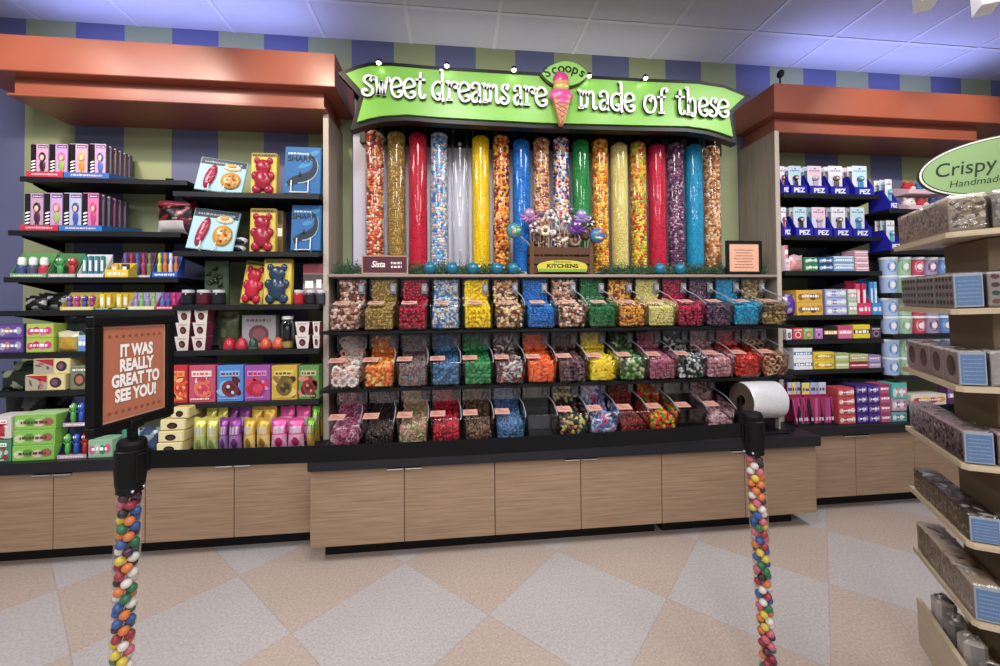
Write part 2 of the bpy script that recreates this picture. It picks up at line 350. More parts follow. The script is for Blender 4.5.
# ------------------------------------------------------------------ shop sign over the tubes
def crm(P, n=7, closed=False):
    P = [np.array(p, float) for p in P]; out = []
    for i in range(len(P)-1):
        p0 = P[max(i-1, 0)]; p1 = P[i]; p2 = P[i+1]; p3 = P[min(i+2, len(P)-1)]
        for k in range(n):
            t = k/n; out.append(.5*((2*p1)+(-p0+p2)*t+(2*p0-5*p1+4*p2-p3)*t*t+(-p0+3*p1-3*p2+p3)*t**3))
    out.append(P[-1]); return out
GL = {
 's': (.72, [[(.6,.76),(.5,.86),(.62,.98),(.42,1.06),(.18,.94),(.16,.72),(.4,.54),(.62,.34),(.58,.08),(.32,-.04),(.08,.06),(.06,.26),(.22,.3),(.26,.18)]]),
 'w': (1.1, [[(.0,.82),(.06,1.0),(.18,.9),(.32,.04)],[(.32,.04),(.52,.8)],[(.5,.82),(.7,.02)],[(.7,.02),(.86,.74),(.98,1.0),(1.08,.88),(1.0,.78)]]),
 'e': (.74, [[(.12,.5),(.42,.56),(.66,.68),(.58,.92),(.34,1.02),(.1,.84),(.03,.48),(.14,.12),(.4,-.03),(.64,.08),(.68,.28),(.52,.32),(.46,.2)]]),
 't': (.66, [[(.32,1.42),(.29,.9),(.27,.3),(.36,.02),(.56,.05),(.6,.22)],[(.0,1.0),(.3,1.03),(.64,1.0)]]),
 'd': (.76, [[(.6,.86),(.32,.95),(.06,.66),(.08,.2),(.34,-.03),(.52,.14),(.42,.32),(.3,.22)],[(.48,1.56),(.6,1.58),(.62,.9),(.62,.1),(.68,-.14)]]),
 'r': (.76, [[(.0,.95),(.19,.97),(.2,.0)],[(.02,.0),(.4,.0)],[(.2,.66),(.38,.96),(.64,.98),(.74,.78),(.6,.66),(.5,.78)]]),
 'a': (.74, [[(.22,.8),(.1,.74),(.1,.94),(.34,1.04),(.55,.9),(.57,.5),(.57,.06),(.7,-.05)],[(.56,.52),(.24,.48),(.06,.24),(.18,-.02),(.42,.04),(.56,.28)]]),
 'm': (1.1, [[(.0,.95),(.16,.97),(.17,.0)],[(.02,.0),(.32,.0)],[(.17,.68),(.36,.97),(.5,.84),(.5,.2),(.42,.06),(.34,.18)],[(.5,.68),(.7,.97),(.85,.84),(.86,.2),(.94,-.02),(1.06,.1)]]),
 'o': (.72, [[(.5,.84),(.34,.72),(.44,.6)],[(.36,1.0),(.6,.84),(.66,.44),(.52,.04),(.22,.0),(.04,.34),(.1,.8),(.36,1.0)]]),
 'f': (.62, [[(.5,1.24),(.62,1.34),(.52,1.46),(.34,1.38),(.28,1.1),(.27,.0)],[(.1,.0),(.46,.0)],[(.04,.9),(.52,.93)]]),
 'h': (.74, [[(.0,1.48),(.14,1.5),(.15,.0)],[(.0,.0),(.32,.0)],[(.15,.6),(.36,.95),(.55,.8),(.57,.2),(.5,-.08),(.34,-.02),(.38,.14)]])}
def glyph(mb, ch, sx, sz, wid, y0, y1, col, side, ox=0, oz=0):
    for st in GL[ch][1]:
        P = [np.array((ox+p[0]*sx, oz+p[1]*sz)) for p in crm(st, 6)]; n = len(P); Lp, Rp = [], []
        for i in range(n):
            t = P[min(i+1, n-1)]-P[max(i-1, 0)]; t = t/(np.linalg.norm(t)+1e-9); nrm = np.array((-t[1], t[0]))
            w = wid*(.31+.12*abs(t[1]))*(1.15 if i in (0, n-1) else 1); Lp.append(P[i]+nrm*w); Rp.append(P[i]-nrm*w)
        vs = [(p[0], y0, p[1]) for p in Lp+Rp]+[(p[0], y1, p[1]) for p in Lp+Rp]
        fr = [(i, i+n, i+n+1, i+1) for i in range(n-1)]; bk = [(i+2*n, i+1+2*n, i+n+1+2*n, i+n+2*n) for i in range(n-1)]
        sd = [(i, i+1, i+1+2*n, i+2*n) for i in range(n-1)]+[(i+n, i+3*n, i+1+3*n, i+1+n) for i in range(n-1)]+[(0, 2*n, 3*n, n), (n-1, 2*n-1, 4*n-1, 3*n-1)]
        mb.add(vs, fr, col); mb.add(vs, bk+sd, side)
YS = 2.50
sgn = thing('shop_sign', 'long green ribbon shaped sign above the candy tubes with curly white lettering', 'sign', (.66, YS, 2.55))
def SX(p): q = at(p[0], p[1], YS); return (q[0]-.66, q[2]-2.55)
top = [(346, 73.6), (358, 69), (370, 66), (391, 66), (440, 70.2), (540, 76), (592, 79), (640, 81.6), (698, 84), (724, 88), (744.5, 96.4)]
bot = [(733, 136.6), (720, 132), (707, 128.6), (688, 126), (640, 125), (540, 122.4), (440, 117), (407, 114.2), (382, 115.6), (368, 118.4), (357, 121.8)]
outline = [SX(p) for p in top]+[SX((728.5, 111.4))]+[SX(p) for p in bot]+[SX((364.6, 94))]
def offs(P, d):
    n = len(P); out = []
    for i in range(n):
        a, b, c = (np.array(P[(i+k) % n]) for k in (-1, 0, 1)); t1 = b-a; t1 /= np.linalg.norm(t1); t2 = c-b; t2 /= np.linalg.norm(t2)
        n1 = np.array((-t1[1], t1[0])); n2 = np.array((-t2[1], t2[0])); m = n1+n2; m /= max(np.linalg.norm(m), .35); k = min(1/max(np.dot(m, n1), .3), 2.2)
        out.append(tuple(b+m*d*k))
    return out
def strip_panel(mb, P, y0, y1, col, side):
    # ribbon outline filled column by column between its top and bottom edges, then walled round
    mb.prism(P, y0, y1, col, side)
b = MB(); strip_panel(b, offs(outline, .031), .014, .075, None, None); b.obj('border', 'signblack', sgn)
b = MB(); strip_panel(b, outline, .0, .016, None, None); b.obj('panel', 'signgreen', sgn)
words_ = [('sweet', [(362.5,376),(374,392),(391.5,404),(404,417),(416,427)]), ('dreams', [(432,446),(446,459.5),(458.5,471),(471,482.5),(482,501.5),(500,510)]),
          ('are', [(513,523),(523,536),(535,547.5)]), ('made', [(577,598),(598,609.5),(609.5,623.5),(623,634.5)]), ('of', [(642.5,656),(655,667)]), ('these', [(674,684.5),(684,697),(697,707.5),(707,716.5),(716,728)])]
for wd, bx in words_:
    for ch, (a, c) in zip(wd, bx):
        ybase = 98.5 + (a-400)*.0605; xa = SX((a, ybase))[0]; xc = SX((c, ybase))[0]; z = SX((a, ybase))[1]
        sc_ = (xc-xa)*.93/GL[ch][0]; b = MB()
        glyph(b, ch, sc_, .112, .0215, -.022, -.005, WHITE, C('#1c2416'), xa, z); 
        b.obj('letter', 'plastic', sgn)
b = MB()     # cone emblem in the middle of the sign
ov = [SX(p) for p in [(541,76),(546,71),(554,66.5),(564,64),(574,66),(582,71),(586,76.5),(583,81),(576,86),(564,88.5),(552,86),(545,81)]]
ov = [tuple(p) for p in crm(ov+[ov[0]], 4)[:-1]]
b.prism(offs(ov[::-1], -.007)[::-1] if False else [((x-SX((563.5,76))[0])*1.07+SX((563.5,76))[0], (z-SX((563.5,76))[1])*1.09+SX((563.5,76))[1]) for x, z in ov], -.018, .01, C('#1d3a12')); b.prism(ov, -.03, -.016, C('#8fd45a')); em = b.obj('emblem', 'plastic', sgn)
b = MB()
for k, ch in enumerate('Scoops'):
    a = (k-2.5)/2.5; cxp, czp = SX((563.5+a*15.5, 75.0+abs(a)**2*4.2)); vs, fs = text_geo(ch, .02); an = -a*.55
    b.add([(cxp+(vx*math.cos(an)-vy*math.sin(an))*.088, -.0315, czp+(vx*math.sin(an)+vy*math.cos(an))*.088) for vx, vy, _ in vs], fs, C('#12260c'))
b.obj('emblem_lettering', 'plastic', em)
ex, ez = SX((559.5, 100)); K = .0067
b = MB(); b.prism([(ex-9*K, ez-.2*K), (ex-1.7*K, ez-27*K), (ex+1.7*K, ez-27*K), (ex+9*K, ez-.2*K)], -.062, -.02, C('#d98f68'))
for k in range(5): b.prism([(ex-(8-k*1.4)*K, ez-(3+k*5)*K), (ex-(7-k*1.4)*K, ez-(3+k*5)*K), (ex+(5.2-k*.9)*K, ez-(8+k*4.6)*K), (ex+(4.2-k*.9)*K, ez-(8+k*4.6)*K)], -.065, -.06, C('#a95a3e')); b.prism([(ex+(8-k*1.4)*K, ez-(3+k*5)*K), (ex+(7-k*1.4)*K, ez-(3+k*5)*K), (ex-(5.2-k*.9)*K, ez-(8+k*4.6)*K), (ex-(4.2-k*.9)*K, ez-(8+k*4.6)*K)], -.065, -.06, C('#a95a3e'))
b.obj('cone', 'plastic', em)
b = MB(); b.ell((ex, -.04, ez+1*K), (11.5*K, .03, 8*K), C('#ee4fa2'), 3); b.ell((ex, -.04, ez-5*K), (8*K, .028, 6*K), C('#ee4fa2'), 2); b.obj('pink_scoop', 'candy', em)
b = MB(); b.ell((ex, -.042, ez+9*K), (8*K, .028, 5.5*K), C('#cfc45c'), 2); b.ell((ex, -.044, ez+12.5*K), (8.2*K, .026, 3.5*K), C('#f0925a'), 2); b.obj('yellow_scoop', 'candy', em)
b = MB(); b.ell((ex, -.04, ez+16*K), (7.6*K, .028, 8*K), C('#e23d8d'), 3); b.obj('red_scoop', 'candy', em)
for p in [(380, 63.5), (447, 66.5), (513, 70.5), (587, 76.5), (642.5, 78.6)]:
    x, z = SX(p); z -= .028; b = MB(); b.tube([(x, .03, z+.016), (x, .0, z+.028), (x, -.035, z+.026)], .005, BLACK); b.lathe([(.0, .016), (.014, .014), (.018, -.002), (.015, -.004)], BLACK, 12, (x, -.04, z+.012)); lo = b.obj('lamp', 'black', sgn)
    b = MB(); b.ell((x, -.042, z+.007), (.0145, .0145, .012), None, 2); b.obj('bulb', 'bulb', lo)

# ------------------------------------------------------------------ the candy wall: tubes above, three rows of bins
rng = random.Random(5); SAT = 1.06
def rcol(pal, r=rng): return C(r.choice(pal))
YT = 2.75
b = MB(); b.cbox(X_at(353,200,2.86), X_at(721,200,2.86), 2.86, 2.90, 1.62, 2.66, .003, None); tag(b.obj('tube_backboard', 'whitepanel'), 'pale lavender backboard behind the row of tall candy tubes', 'panel')
t = thing('tube_header', 'black header box hiding the tops of the candy tubes under the green sign', 'header', (.73, 2.66, 2.61))
b = MB(); b.cbox(-1.375, 1.29, .16, .195, -.07, .06, .004, None); b.obj('back_rail', 'signblack', t)
b = MB(); b.cbox(-1.375, 1.29, .0, .30, .052, .20, .004, None); b.obj('box', 'signblack', t)
b = MB(); b.cbox(-.79, 2.25, 2.58, 2.90, 1.60, 1.618, .003, C('#8d8078')); led = b.obj('display_ledge', 'card'); tag(led, 'narrow ledge below the tall tubes holding the garland and signs', 'shelf')
tubes = [('speckled red, white and brown beans', 'b', ['#d0603c','#f0d8c0','#8a4630','#e0946c','#f6ecdc','#b8402c','#e8b070'], .0125),
 ('olive gold pellets', 'b', ['#b08d45','#8f7636','#cbb06a','#a77f3c','#9a8d50'], .0098),
 ('crimson beads next to the olive gold tube', 'b', ['#b3102f','#d61d44','#d61d44'], .0066),
 ('pastel blue, pink and white beans', 'b', ['#7fb2d8','#f1ede6','#dba7ac','#3f86c4','#e8dcc0','#b9d4e4'], .0120),
 (None,), ('bright yellow beads', 'b', ['#e8c90a','#fbe01a','#fbe01a'], .0066),
 ('orange, red and brown pellets', 'b', ['#e08a30','#7e341c','#f4b850','#b03424','#4f2416','#f0a040','#f8d890'], .0125),
 ('royal blue beads', 'b', ['#0e6fc2','#1f8ee0','#1f8ee0'], .0066), ('tan, pink and brown beans', 'b', ['#d8b090','#a8624c','#f4dcc4','#7c4030','#e8a88c','#e8c060'], .0125),
 ('white, navy and red mixed candy', 'b', ['#f6f2ee','#3048a0','#d83848','#e8e0d8','#734438','#f4bc7c','#3c8ccc'], .0128),
 ('emerald green beads', 'b', ['#138a3c','#22a850','#22a850'], .0066), ('orange and yellow corn', 'b', ['#f4a82c','#ecd04a','#e8781f','#f8e488','#a86a28'], .0120),
 ('pale cream beads', 'b', ['#d9cf7e','#eee29c','#eee29c'], .0066), ('yellow, red and lime beans', 'b', ['#e4d23a','#c83c2e','#a4b83a','#eedc80','#e08a3a'], .0125),
 ('raspberry red beads beside the dark purple tube', 'b', ['#b80f3a','#da1c50','#da1c50'], .0066), ('dark purple speckled beans', 'b', ['#5c3860','#9c6080','#3a3048','#c8a4bc','#804c60'], .0112),
 ('turquoise blue beads', 'b', ['#1193bd','#24b2da','#24b2da'], .0066), ('tan and brown sprinkled pellets', 'b', ['#d09c64','#f0d0a0','#8c5434','#c47c44','#f8ecd4'], .0105)]
def bead_tube(r, z0, z1, pal, s, seed):
    q = random.Random(seed); B = []; z = z0+1.5*s; row = 0; core = MB(); core.lathe([(0, z0+.002), (r-1.5*s, z0+.002), (r-1.5*s, z1-.015), (r*.6, z1+.002), (0, z1+.004)], C(pal[0]), 20)
    while z < z1+.002:
        rr = r-s*1.3; n = int(2*PI*rr/(s*1.75))
        for k in range(n):
            th = 2*PI*(k+.5*(row % 2)+q.uniform(-.25, .25))/n
            if math.sin(th) > .45: continue
            B.append(((rr*math.cos(th), rr*math.sin(th), z+q.uniform(-.3, .3)*s), (s*q.uniform(.95, 1.25), s*q.uniform(.7, .9), s*q.uniform(.75, 1)), (q.uniform(0, 6), q.uniform(0, 6), q.uniform(0, 6)), C(q.choice(pal))))
        z += s*1.55; row += 1
    for k in range(90):
        a = q.uniform(0, 6.3); rr = r*math.sqrt(q.random())*.82; B.append(((rr*math.cos(a), rr*math.sin(a), z1+.03-(rr/r)**2*.04), (s*1.1, s*.8, s*.8), (q.uniform(0, 6), q.uniform(0, 6), 0), C(q.choice(pal))))
    return B, core
tz0, tz1 = 1.62, 2.66
for i, tb in enumerate(tubes):
    X = -.531+.142*i
    nm = ('clear acrylic tube packed with '+tb[0]) if tb[0] else 'empty clear tube showing three round buttons'
    t = thing('candy_tube', nm, 'tube', (X, YT, tz0), 0, 'tall candy tubes')
    b = MB(); b.lathe([(.064, 0), (.064, tz1-tz0-.002)], None, 28); b.obj('shell', 'tubeglass', t)
    b = MB(); b.lathe([(.0, 0), (.068, 0), (.068, .02), (.064, .024)], C('#c9c9cf'), 24); b.obj('base_ring', 'plastic', t)
    if not tb[0]:
        for z in (.93, .56, .18):
            b = MB(); b.lathe([(0, .006), (.010, .005), (.013, 0)], C('#c2c2cc'), 14); b.xf(Matrix.Translation((0, .05, z)) @ Matrix.Rotation(PI/2, 4, 'X')); b.obj('button', 'plastic', t)
        continue
    nl = (tb[0]+' filling a tall tube')
    if True:
        B, core = bead_tube(.0625, 0, .93 + rng.uniform(-.01, .01), tb[2], tb[3], i); o = beads_obj('candy_beans', 'candy', B, None, (X, YT, tz0+.004), 1, core)
    tag(o, nl, 'candy', None, 'stuff')
# bins
ROWZ = [1.272, .932, .597]; YB = 2.42; BW = .092
BINS = [
 [('brown and white speckled beans', 'bean', ['#6e4034','#e6cfc0','#b07c68','#f0e4d8','#8c4a3c','#c9a58c'], .012), ('olive gold pellets', 'bean', ['#a98c4c','#8c7c3a','#c4ac62','#8a6a34'], .008),
  ('crimson beads', 'bean', ['#a30f30','#8c0a28','#b81a3c'], .0125), ('pastel blue and white beans', 'bean', ['#6fa4cc','#e8e4dc','#3c76b4','#b8cad4','#d8b49c'], .009), ('bright yellow beads', 'bean', ['#f0d313','#e6c40a','#fae02c'], .0125),
  ('cream and chocolate pebbles', 'bean', ['#d8b48c','#4a2a1e','#b47c4c','#efe0c8','#6c3c24','#e0c080'], .0115), ('royal blue beads', 'bean', ['#1a70bc','#125ca4','#2480cc'], .008),
  ('ivory, rust and brown mix', 'bean', ['#e4d4bc','#6c3c30','#a8745c','#f0e8dc','#3c241c','#c8987c'], .011), ('deep green beads', 'bean', ['#136c38','#0f5a2e','#1c7c44'], .008), ('orange and brown corn', 'bean', ['#d89a48','#b0682c','#e8c47c','#6c4024','#e0a83c'], .010),
  ('pale cream beads', 'bean', ['#ddd48c','#e6de9c','#cfc478'], .008), ('raspberry red beads', 'bean', ['#a40f3c','#8c0c34','#b81848'], .0125), ('dark purple speckled beans', 'bean', ['#40304c','#6c5470','#2c2434','#8c5c6c'], .009),
  ('turquoise beads', 'bean', ['#1f9cc4','#1588ac','#34aed4'], .008), ('olive, tan and brown crunch', 'bean', ['#a8905c','#6c5030','#c8b47c','#4c3824','#8c7c40'], .0125)],
 [('white and pink sugared rings', 'ring', ['#efe4e0','#e8c8b8','#f4f0ec','#dca088'], .023), ('orange and yellow candy corn', 'bean', ['#e8782c','#f0b04c','#e09030','#f4d488','#d45c20'], .0125),
  ('multicoloured gummy worms', 'stick', ['#8c5c68','#5c6c84','#a47c5c','#6c4c58','#7c8c7c'], .008), ('slate blue gummy drops', 'bean', ['#3c74a0','#2c5c84','#5488b0'], .0125), ('emerald green gummy drops', 'bean', ['#1e8c4c','#147038','#34a45c'], .0125),
  ('dark red, green and white fish', 'stick', ['#8c1c2c','#e0d8d4','#2c4c34','#5c1c24','#a8a0a0'], .010), ('bright orange slices', 'stick', ['#ec6420','#f07c34','#d85018'], .0125), ('dark plum chews', 'bean', ['#4c2c38','#6c4450','#3c242c','#805c60'], .0125),
  ('lemon yellow slices', 'stick', ['#ecd41c','#e0c414','#f4e04c'], .0125), ('green and cream melon wedges', 'bean', ['#5c8c44','#3c5c34','#c4ccA4','#2c3c28','#84a868'], .015), ('dusty pink gummies', 'bean', ['#b46c80','#984c64','#c48498'], .009),
  ('black and white twists', 'bean', ['#141418','#e8ecec','#1c2c30','#c8d4d4','#0c0c10'], .0115), ('pale pink crystals', 'bean', ['#c8949c','#a8747c','#dcb4b8'], .0125), ('red cinnamon bits', 'bean', ['#cc2c24','#b01c1c','#dc4434'], .0125), ('glossy brown rings', 'ring', ['#5c2c1c','#c4946c','#8c4c2c','#e0bc94'], .017)],
 [('magenta and white swirls', 'ring', ['#b85c84','#e8c8d4','#d084a4','#8c3c5c'], .0125), ('dark chocolate pieces', 'bean', ['#2c1c1c','#4c3430','#1c1414'], .012), ('pink, green and cream wafers', 'stick', ['#b4a47c','#c87c84','#8c9c5c','#d8ccac'], .009),
  ('cherry red balls', 'bean', ['#b81434','#98102c','#cc2444'], .013), ('brown nut clusters', 'bean', ['#5c4030','#7c5c44','#3c2820','#8c6c4c'], .0115), ('denim blue gummies', 'bean', ['#4c7cac','#345c8c','#6c94bc'], .009), (None, 0, 0, 0),
  ('black mix with yellow wrappers', 'bean', ['#1c2024','#2c343c','#d8bc5c','#14181c','#8c4c54','#c8d0a0'], .013), ('blue and white wrapped sticks', 'stick', ['#6c8cc4','#dce4f0','#4c64a0','#a8bcdc','#c45c84'], .012), ('dark red sour bricks', 'bean', ['#7c1c1c','#5c1414','#98302c'], .0115),
  ('red, yellow and green fruit chews', 'bean', ['#d83c2c','#e8cc3c','#5c9c3c','#e88c2c','#a81c24'], .014), ('', 0, 0, 0), ('pale pink bits', 'bean', ['#c49ca4','#8c5c68','#dcc0c4'], .009)]]
def pile(kind, pal, s, seed, w, hb, hop):
    """candy lying in the tray (front and sloping top) and standing in the hopper behind it"""
    q = random.Random(seed); B = []; core = MB(); wi = w*.90-.004; m0 = s*1.1
    core.prismx([(.024+m0, .012), (.012+m0, hb-s*.6), (.20, hb+.05-s*.8), (.214+m0, hb+.05), (.214+m0, hop-.006), (.335, hop-.006), (.335, .012)], -wi+m0, wi-m0, C(pal[0]))
    def put(x, y, z, lo, hi):
        c = C(q.choice(pal)); k = q.uniform(.85, 1.15); items = []
        if kind == 'bean': items = [((0, 0, 0), (s*k*1.25, s*k*.85, s*k*.85), (q.uniform(0, 6), q.uniform(0, 6), q.uniform(0, 6)))]
        elif kind == 'stick': items = [((0, 0, 0), (s*k*2.4, s*k*.7, s*k*.8), (q.uniform(-.4, .4), q.uniform(0, 6.3), q.uniform(-.35, .35)))]
        else:
            e = Euler((q.uniform(1.1, 2.0), q.uniform(-.4, .4), q.uniform(-.5, .5))).to_matrix(); m = 9
            for j in range(m):
                t_ = 2*PI*j/m; p = e @ Vector((s*math.cos(t_), s*math.sin(t_), 0)); items.append((tuple(p), (s*.42, s*.42, s*.42), None))
        ext = np.zeros(3)
        for (p, r, rot) in items:
            R = np.array(Euler(rot).to_matrix()) if rot else np.eye(3); ext = np.maximum(ext, np.sqrt(((R*np.array(r))**2).sum(1))+np.abs(p))
        P = np.array((x, y, z)); 
        for i in range(3): P[i] = min(max(P[i], lo[i]+ext[i]), hi[i]-ext[i]) if hi[i]-lo[i] > 2*ext[i] else (lo[i]+hi[i])/2
        for (p, r, rot) in items: B.append((tuple(P+np.array(p)), r, rot, c))
    st = s*(1.5 if kind != 'stick' else 1.75) if kind != 'ring' else s*1.8
    def grid(w_, l_, f):
        nx = max(2, int(2*w_/st)); nl = max(1, int(l_/st))
        for a in range(nx):
            for b_ in range(nl): f(-w_+2*w_*(a+.5+q.uniform(-.3, .3))/nx, (b_+.5+q.uniform(-.3, .3))/nl)
    yl = lambda x, z: (.016 if z < .03 else .006)+.012*abs(x/w)**4
    grid(wi, hb, lambda x, u: put(x, 0, u*hb, (-wi, yl(x, u*hb), .006), (wi, .3, hb+s)))
    grid(wi, .19, lambda x, u: put(x, .012+.19*u, hb+.05*u+q.uniform(0, .005), (-wi, .012, .006), (wi, .205, hb+.022+.05*u)))
    grid(wi, hop-hb-.05, lambda x, u: put(x, .20, hb+.05+u*(hop-hb-.05), (-w+.004, .211, hb), (w-.004, .335, hop)))
    for sgn_ in (-1, 1):
        for j in range(int(.2*hb/(st*st))): z_ = q.uniform(.015, hb); put(sgn_*w, q.uniform(.03, .2), z_, (-wi, .03, .006), (wi, .205, hb+.01))
    return B, core
rown = ['top', 'middle', 'bottom']
for r, row in enumerate(BINS):
    z0 = ROWZ[r]
    if r < 2 or True:
        b = MB(); b.cbox(-.79, 2.25, 2.44, 2.775, z0-.022, z0-.003, .003, None)
        o = b.obj('bin_shelf', 'blackshelf') if r < 2 else None
        if o: tag(o, 'black shelf carrying the %s row of candy bins' % rown[r], 'shelf')
    for i, (nm, kind, pal, s) in enumerate(row):
        X = -.65+.1964*i; hop = .320 if r == 0 else .30
        lb = 'clear %s row bin of %s' % (rown[r], nm) if nm else ('empty bottom row bin with dark insert beside the denim blue gummies' if nm is None else 'empty bottom row bin beside the pale pink bits')
        t = thing('candy_bin', lb, 'bin', (X, YB, z0), 0, 'clear gravity candy bins')
        w = BW; m = 'acrylic'; b = MB()     # tray: rounded front, tapered sides
        prof = [(.0, .012), (.003, .004), (.012, 0), (.2, 0), (.2, .004), (.013, .004), (.006, .01), (.0, .105), (-.003, .138), (-.006, .138), (-.003, .1)]
        ys = [.0, .004, .010]; 
        def sk(u): return w*(.90+.10*min(1, u/.12))
        prof2 = [(.014, .0), (.004, .006), (.0, .02), (-.004, .145)]
        vs = []; 
        for (y, z) in prof2:
            k = sk(z)
            for a in np.linspace(-1, 1, 9): vs.append((k*a, y+.012*abs(a)**5, z))
        b.add(vs, [(i_*9+j, i_*9+j+1, (i_+1)*9+j+1, (i_+1)*9+j) for i_ in range(3) for j in range(8)], None, True)
        b.box(-sk(0), sk(0), .014, .2, 0, .003, None)
        for sg in (-1, 1): b.add([(sg*sk(0), .026, 0), (sg*sk(0), .2, 0), (sg*w, .2, .195), (sg*w, .008, .145)], [(0, 1, 2, 3)], None)
        b.tube([(-w, -.004, .145), (w, -.004, .145)], .003, None, 6); b.obj('tray', m, t)
        b = MB(); b.add([(-w, -.004, .147), (w, -.004, .147), (w, .198, .200), (-w, .198, .200)], [(0, 1, 2, 3)], None); b.obj('lid', m, t)
        b = MB(); b.box(-w, w, .205, .2085, .205, hop+.003, None); b.box(-w, w, .3415, .345, 0, hop+.003, None); b.box(-w, -w+.003, .2085, .3415, 0, hop+.003, None); b.box(w-.003, w, .2085, .3415, 0, hop+.003, None); b.box(-w, w, .205, .345, hop+.003, hop+.006, None); b.obj('hopper', m, t)
        if nm is not None and not (r == 1 and i == 99):
            xo = -.05 if r else -.02; b = MB(); b.add([(xo-.045, .02, .1575), (xo+.045, .02, .1575), (xo+.045, .085, .1745), (xo-.045, .085, .1745), (xo-.045, .02, .1555), (xo+.045, .02, .1555), (xo+.045, .085, .1725), (xo-.045, .085, .1725)], [(0, 1, 2, 3), (7, 6, 5, 4), (0, 4, 5, 1), (2, 6, 7, 3)], C('#c8988c' if r else '#c8a498'))
            for k in range(3): u = .25+.22*k; b.add([(xo-.032, .02+.065*u, .159+.017*u), (xo+.032-.02*k, .02+.065*u, .159+.017*u), (xo+.032-.02*k, .02+.065*u+.006, .159+.017*u+.0016), (xo-.032, .02+.065*u+.006, .159+.017*u+.0016)], [(0, 1, 2, 3)], C('#a86c5c'))
            b.obj('price_card', 'card', t)
        b = MB(); b.cbox(.04, .078, .192, .204, .222, .29, .003, C('#6c6c74')); b.cbox(.046, .072, .186, .193, .235, .275, .003, C('#8c8c94')); b.obj('latch_plate', 'plastic', t)
        if not (r == 0 and i < 5):
            b = MB(); b.tube([(.06, .185, .25), (.064, .165, .235), (.088, .09, .198), (.0905, .05, .175), (.0915, .015, .155), (.088, -.010, .14)], .0036, C('#8a8a92'), 8); b.ell((.061, .183, .25), (.009, .009, .009), C('#9c9ca4'), 2); b.obj('scoop_tether', 'plastic', t)
        if nm:
            hb = .112 if r < 2 else .075
            if nm in ('pale pink bits', 'dark chocolate pieces', 'brown nut clusters', 'dark red sour bricks'): hb = .05
            B, core = pile(kind, pal, s, r*40+i, w, hb, hop-.004)
            o = beads_obj({'bean': 'candy_pieces', 'stick': 'candy_sticks', 'ring': 'candy_rings'}[kind], 'candy', B, None, (X, YB, z0+.001), 2, core)
            tag(o, '%s filling the %s row bin' % (nm, rown[r]), 'candy', None, 'stuff')
        elif nm is None:
            b = MB(); b.cbox(-w+.012, w-.012, .016, .19, .004, .012, .003, C('#2a2c2e')); b.cbox(-w+.01, w-.01, .15, .195, .012, .10, .004, C('#33363a')); b.obj('insert', 'plastic', t)
            b = MB(); b.cbox(-w+.008, w-.008, .212, .34, .004, hop-.003, .004, C('#3a3c3e')); b.obj('grey_liner', 'plastic', t)
b = MB(); b.cbox(-.795, 2.26, 2.78, 2.86, .60, 1.60, .002, None); tag(b.obj('bin_backboard', 'blackshelf'), 'black backboard behind the three rows of candy bins', 'panel')

# ------------------------------------------------------------------ wall shelving
SAT = .88
S = dict(S1=(2.216, 2.70), S2=(1.879, 2.64), S3=(1.602, 2.62), S4=(1.407, 2.60), S5=(1.165, 2.58), S6=(.949, 2.56),
         R1=(2.11, 2.565), R2=(1.754, 2.565), R3=(1.433, 2.565), R4=(1.161, 2.565), R5=(.851, 2.565),
         A1=(2.192, 2.56), A2=(1.892, 2.56), A3=(1.643, 2.56), A4=(1.33, 2.56), A5=(1.16, 2.56), A6=(.948, 2.56),
         B1=(2.081, 2.50), B2=(1.789, 2.50), B3=(1.483, 2.50), B4=(1.19, 2.50), B5=(.896, 2.50), CL=(.582, 2.46), CR=(.582, 2.46))
SPAN = dict(S=(-2.60, -1.667), R=(-1.663, -.832), A=(2.298, 3.055), B=(3.062, 4.15))
what = dict(S1='upper row of doll boxes', S2='lower row of doll boxes', S3='candy toy trays by the wall end', S4='black bags and lollipop toy packs', S5='purple and lime cartons', S6='red and cream cartons',
            R1='upper shark box', R2='lower shark box', R3='tilted red and blue bear cards', R4='cream candy cups', R5='six gummy cartons', A1='upper row of blue dispenser trays', A2='lower row of blue dispenser trays',
            A3='pink and green gum packs', A4='stacked yellow cookie boxes', A5='line of small theatre boxes', A6='white and yellow cartons', B1='single dispenser tray and plush heads', B2='dispenser tray behind the crispy treats',
            B3='upper stacked candy tubs', B4='middle stacked candy tubs', B5='lowest stacked candy tubs')
for k, (z, Y) in S.items():
    if k[0] == 'C': continue
    x0, x1 = SPAN[k[0]]
    t = thing('wall_shelf', 'black wall shelf under the '+what[k], 'shelf', ((x0+x1)/2, Y, z-.028), 0, 'black wall shelves'); w = (x1-x0)/2
    b = MB(); b.cbox(-w, w, .008, W-Y-.004, .004, .0272, .002, None); b.obj('board', 'blackshelf', t)
    b = MB(); b.cbox(-w, w, .0, .008, -.004, .0275, .002, C('#1b1b1f')); b.obj('front_lip', 'plastic', t)
    for sx in (-1, 1):
        b = MB(); b.prismx([(W-Y-.004, .003), (.06, .003), (.06, -.006), (W-Y-.004, -.06)], sx*(w-.02)-.003, sx*(w-.02)+.003, BLACK); b.obj('bracket', 'black', t)
for px, nm in ((169, 'slotted black upright between the doll boxes and gummy cards'), ):
    x = X_at(px, 190, 2.95); b = MB(); b.box(x-.02, x+.02, 2.945, 2.964, .6, 2.30, BLACK); tag(b.obj('slotted_upright', 'black'), nm, 'upright')

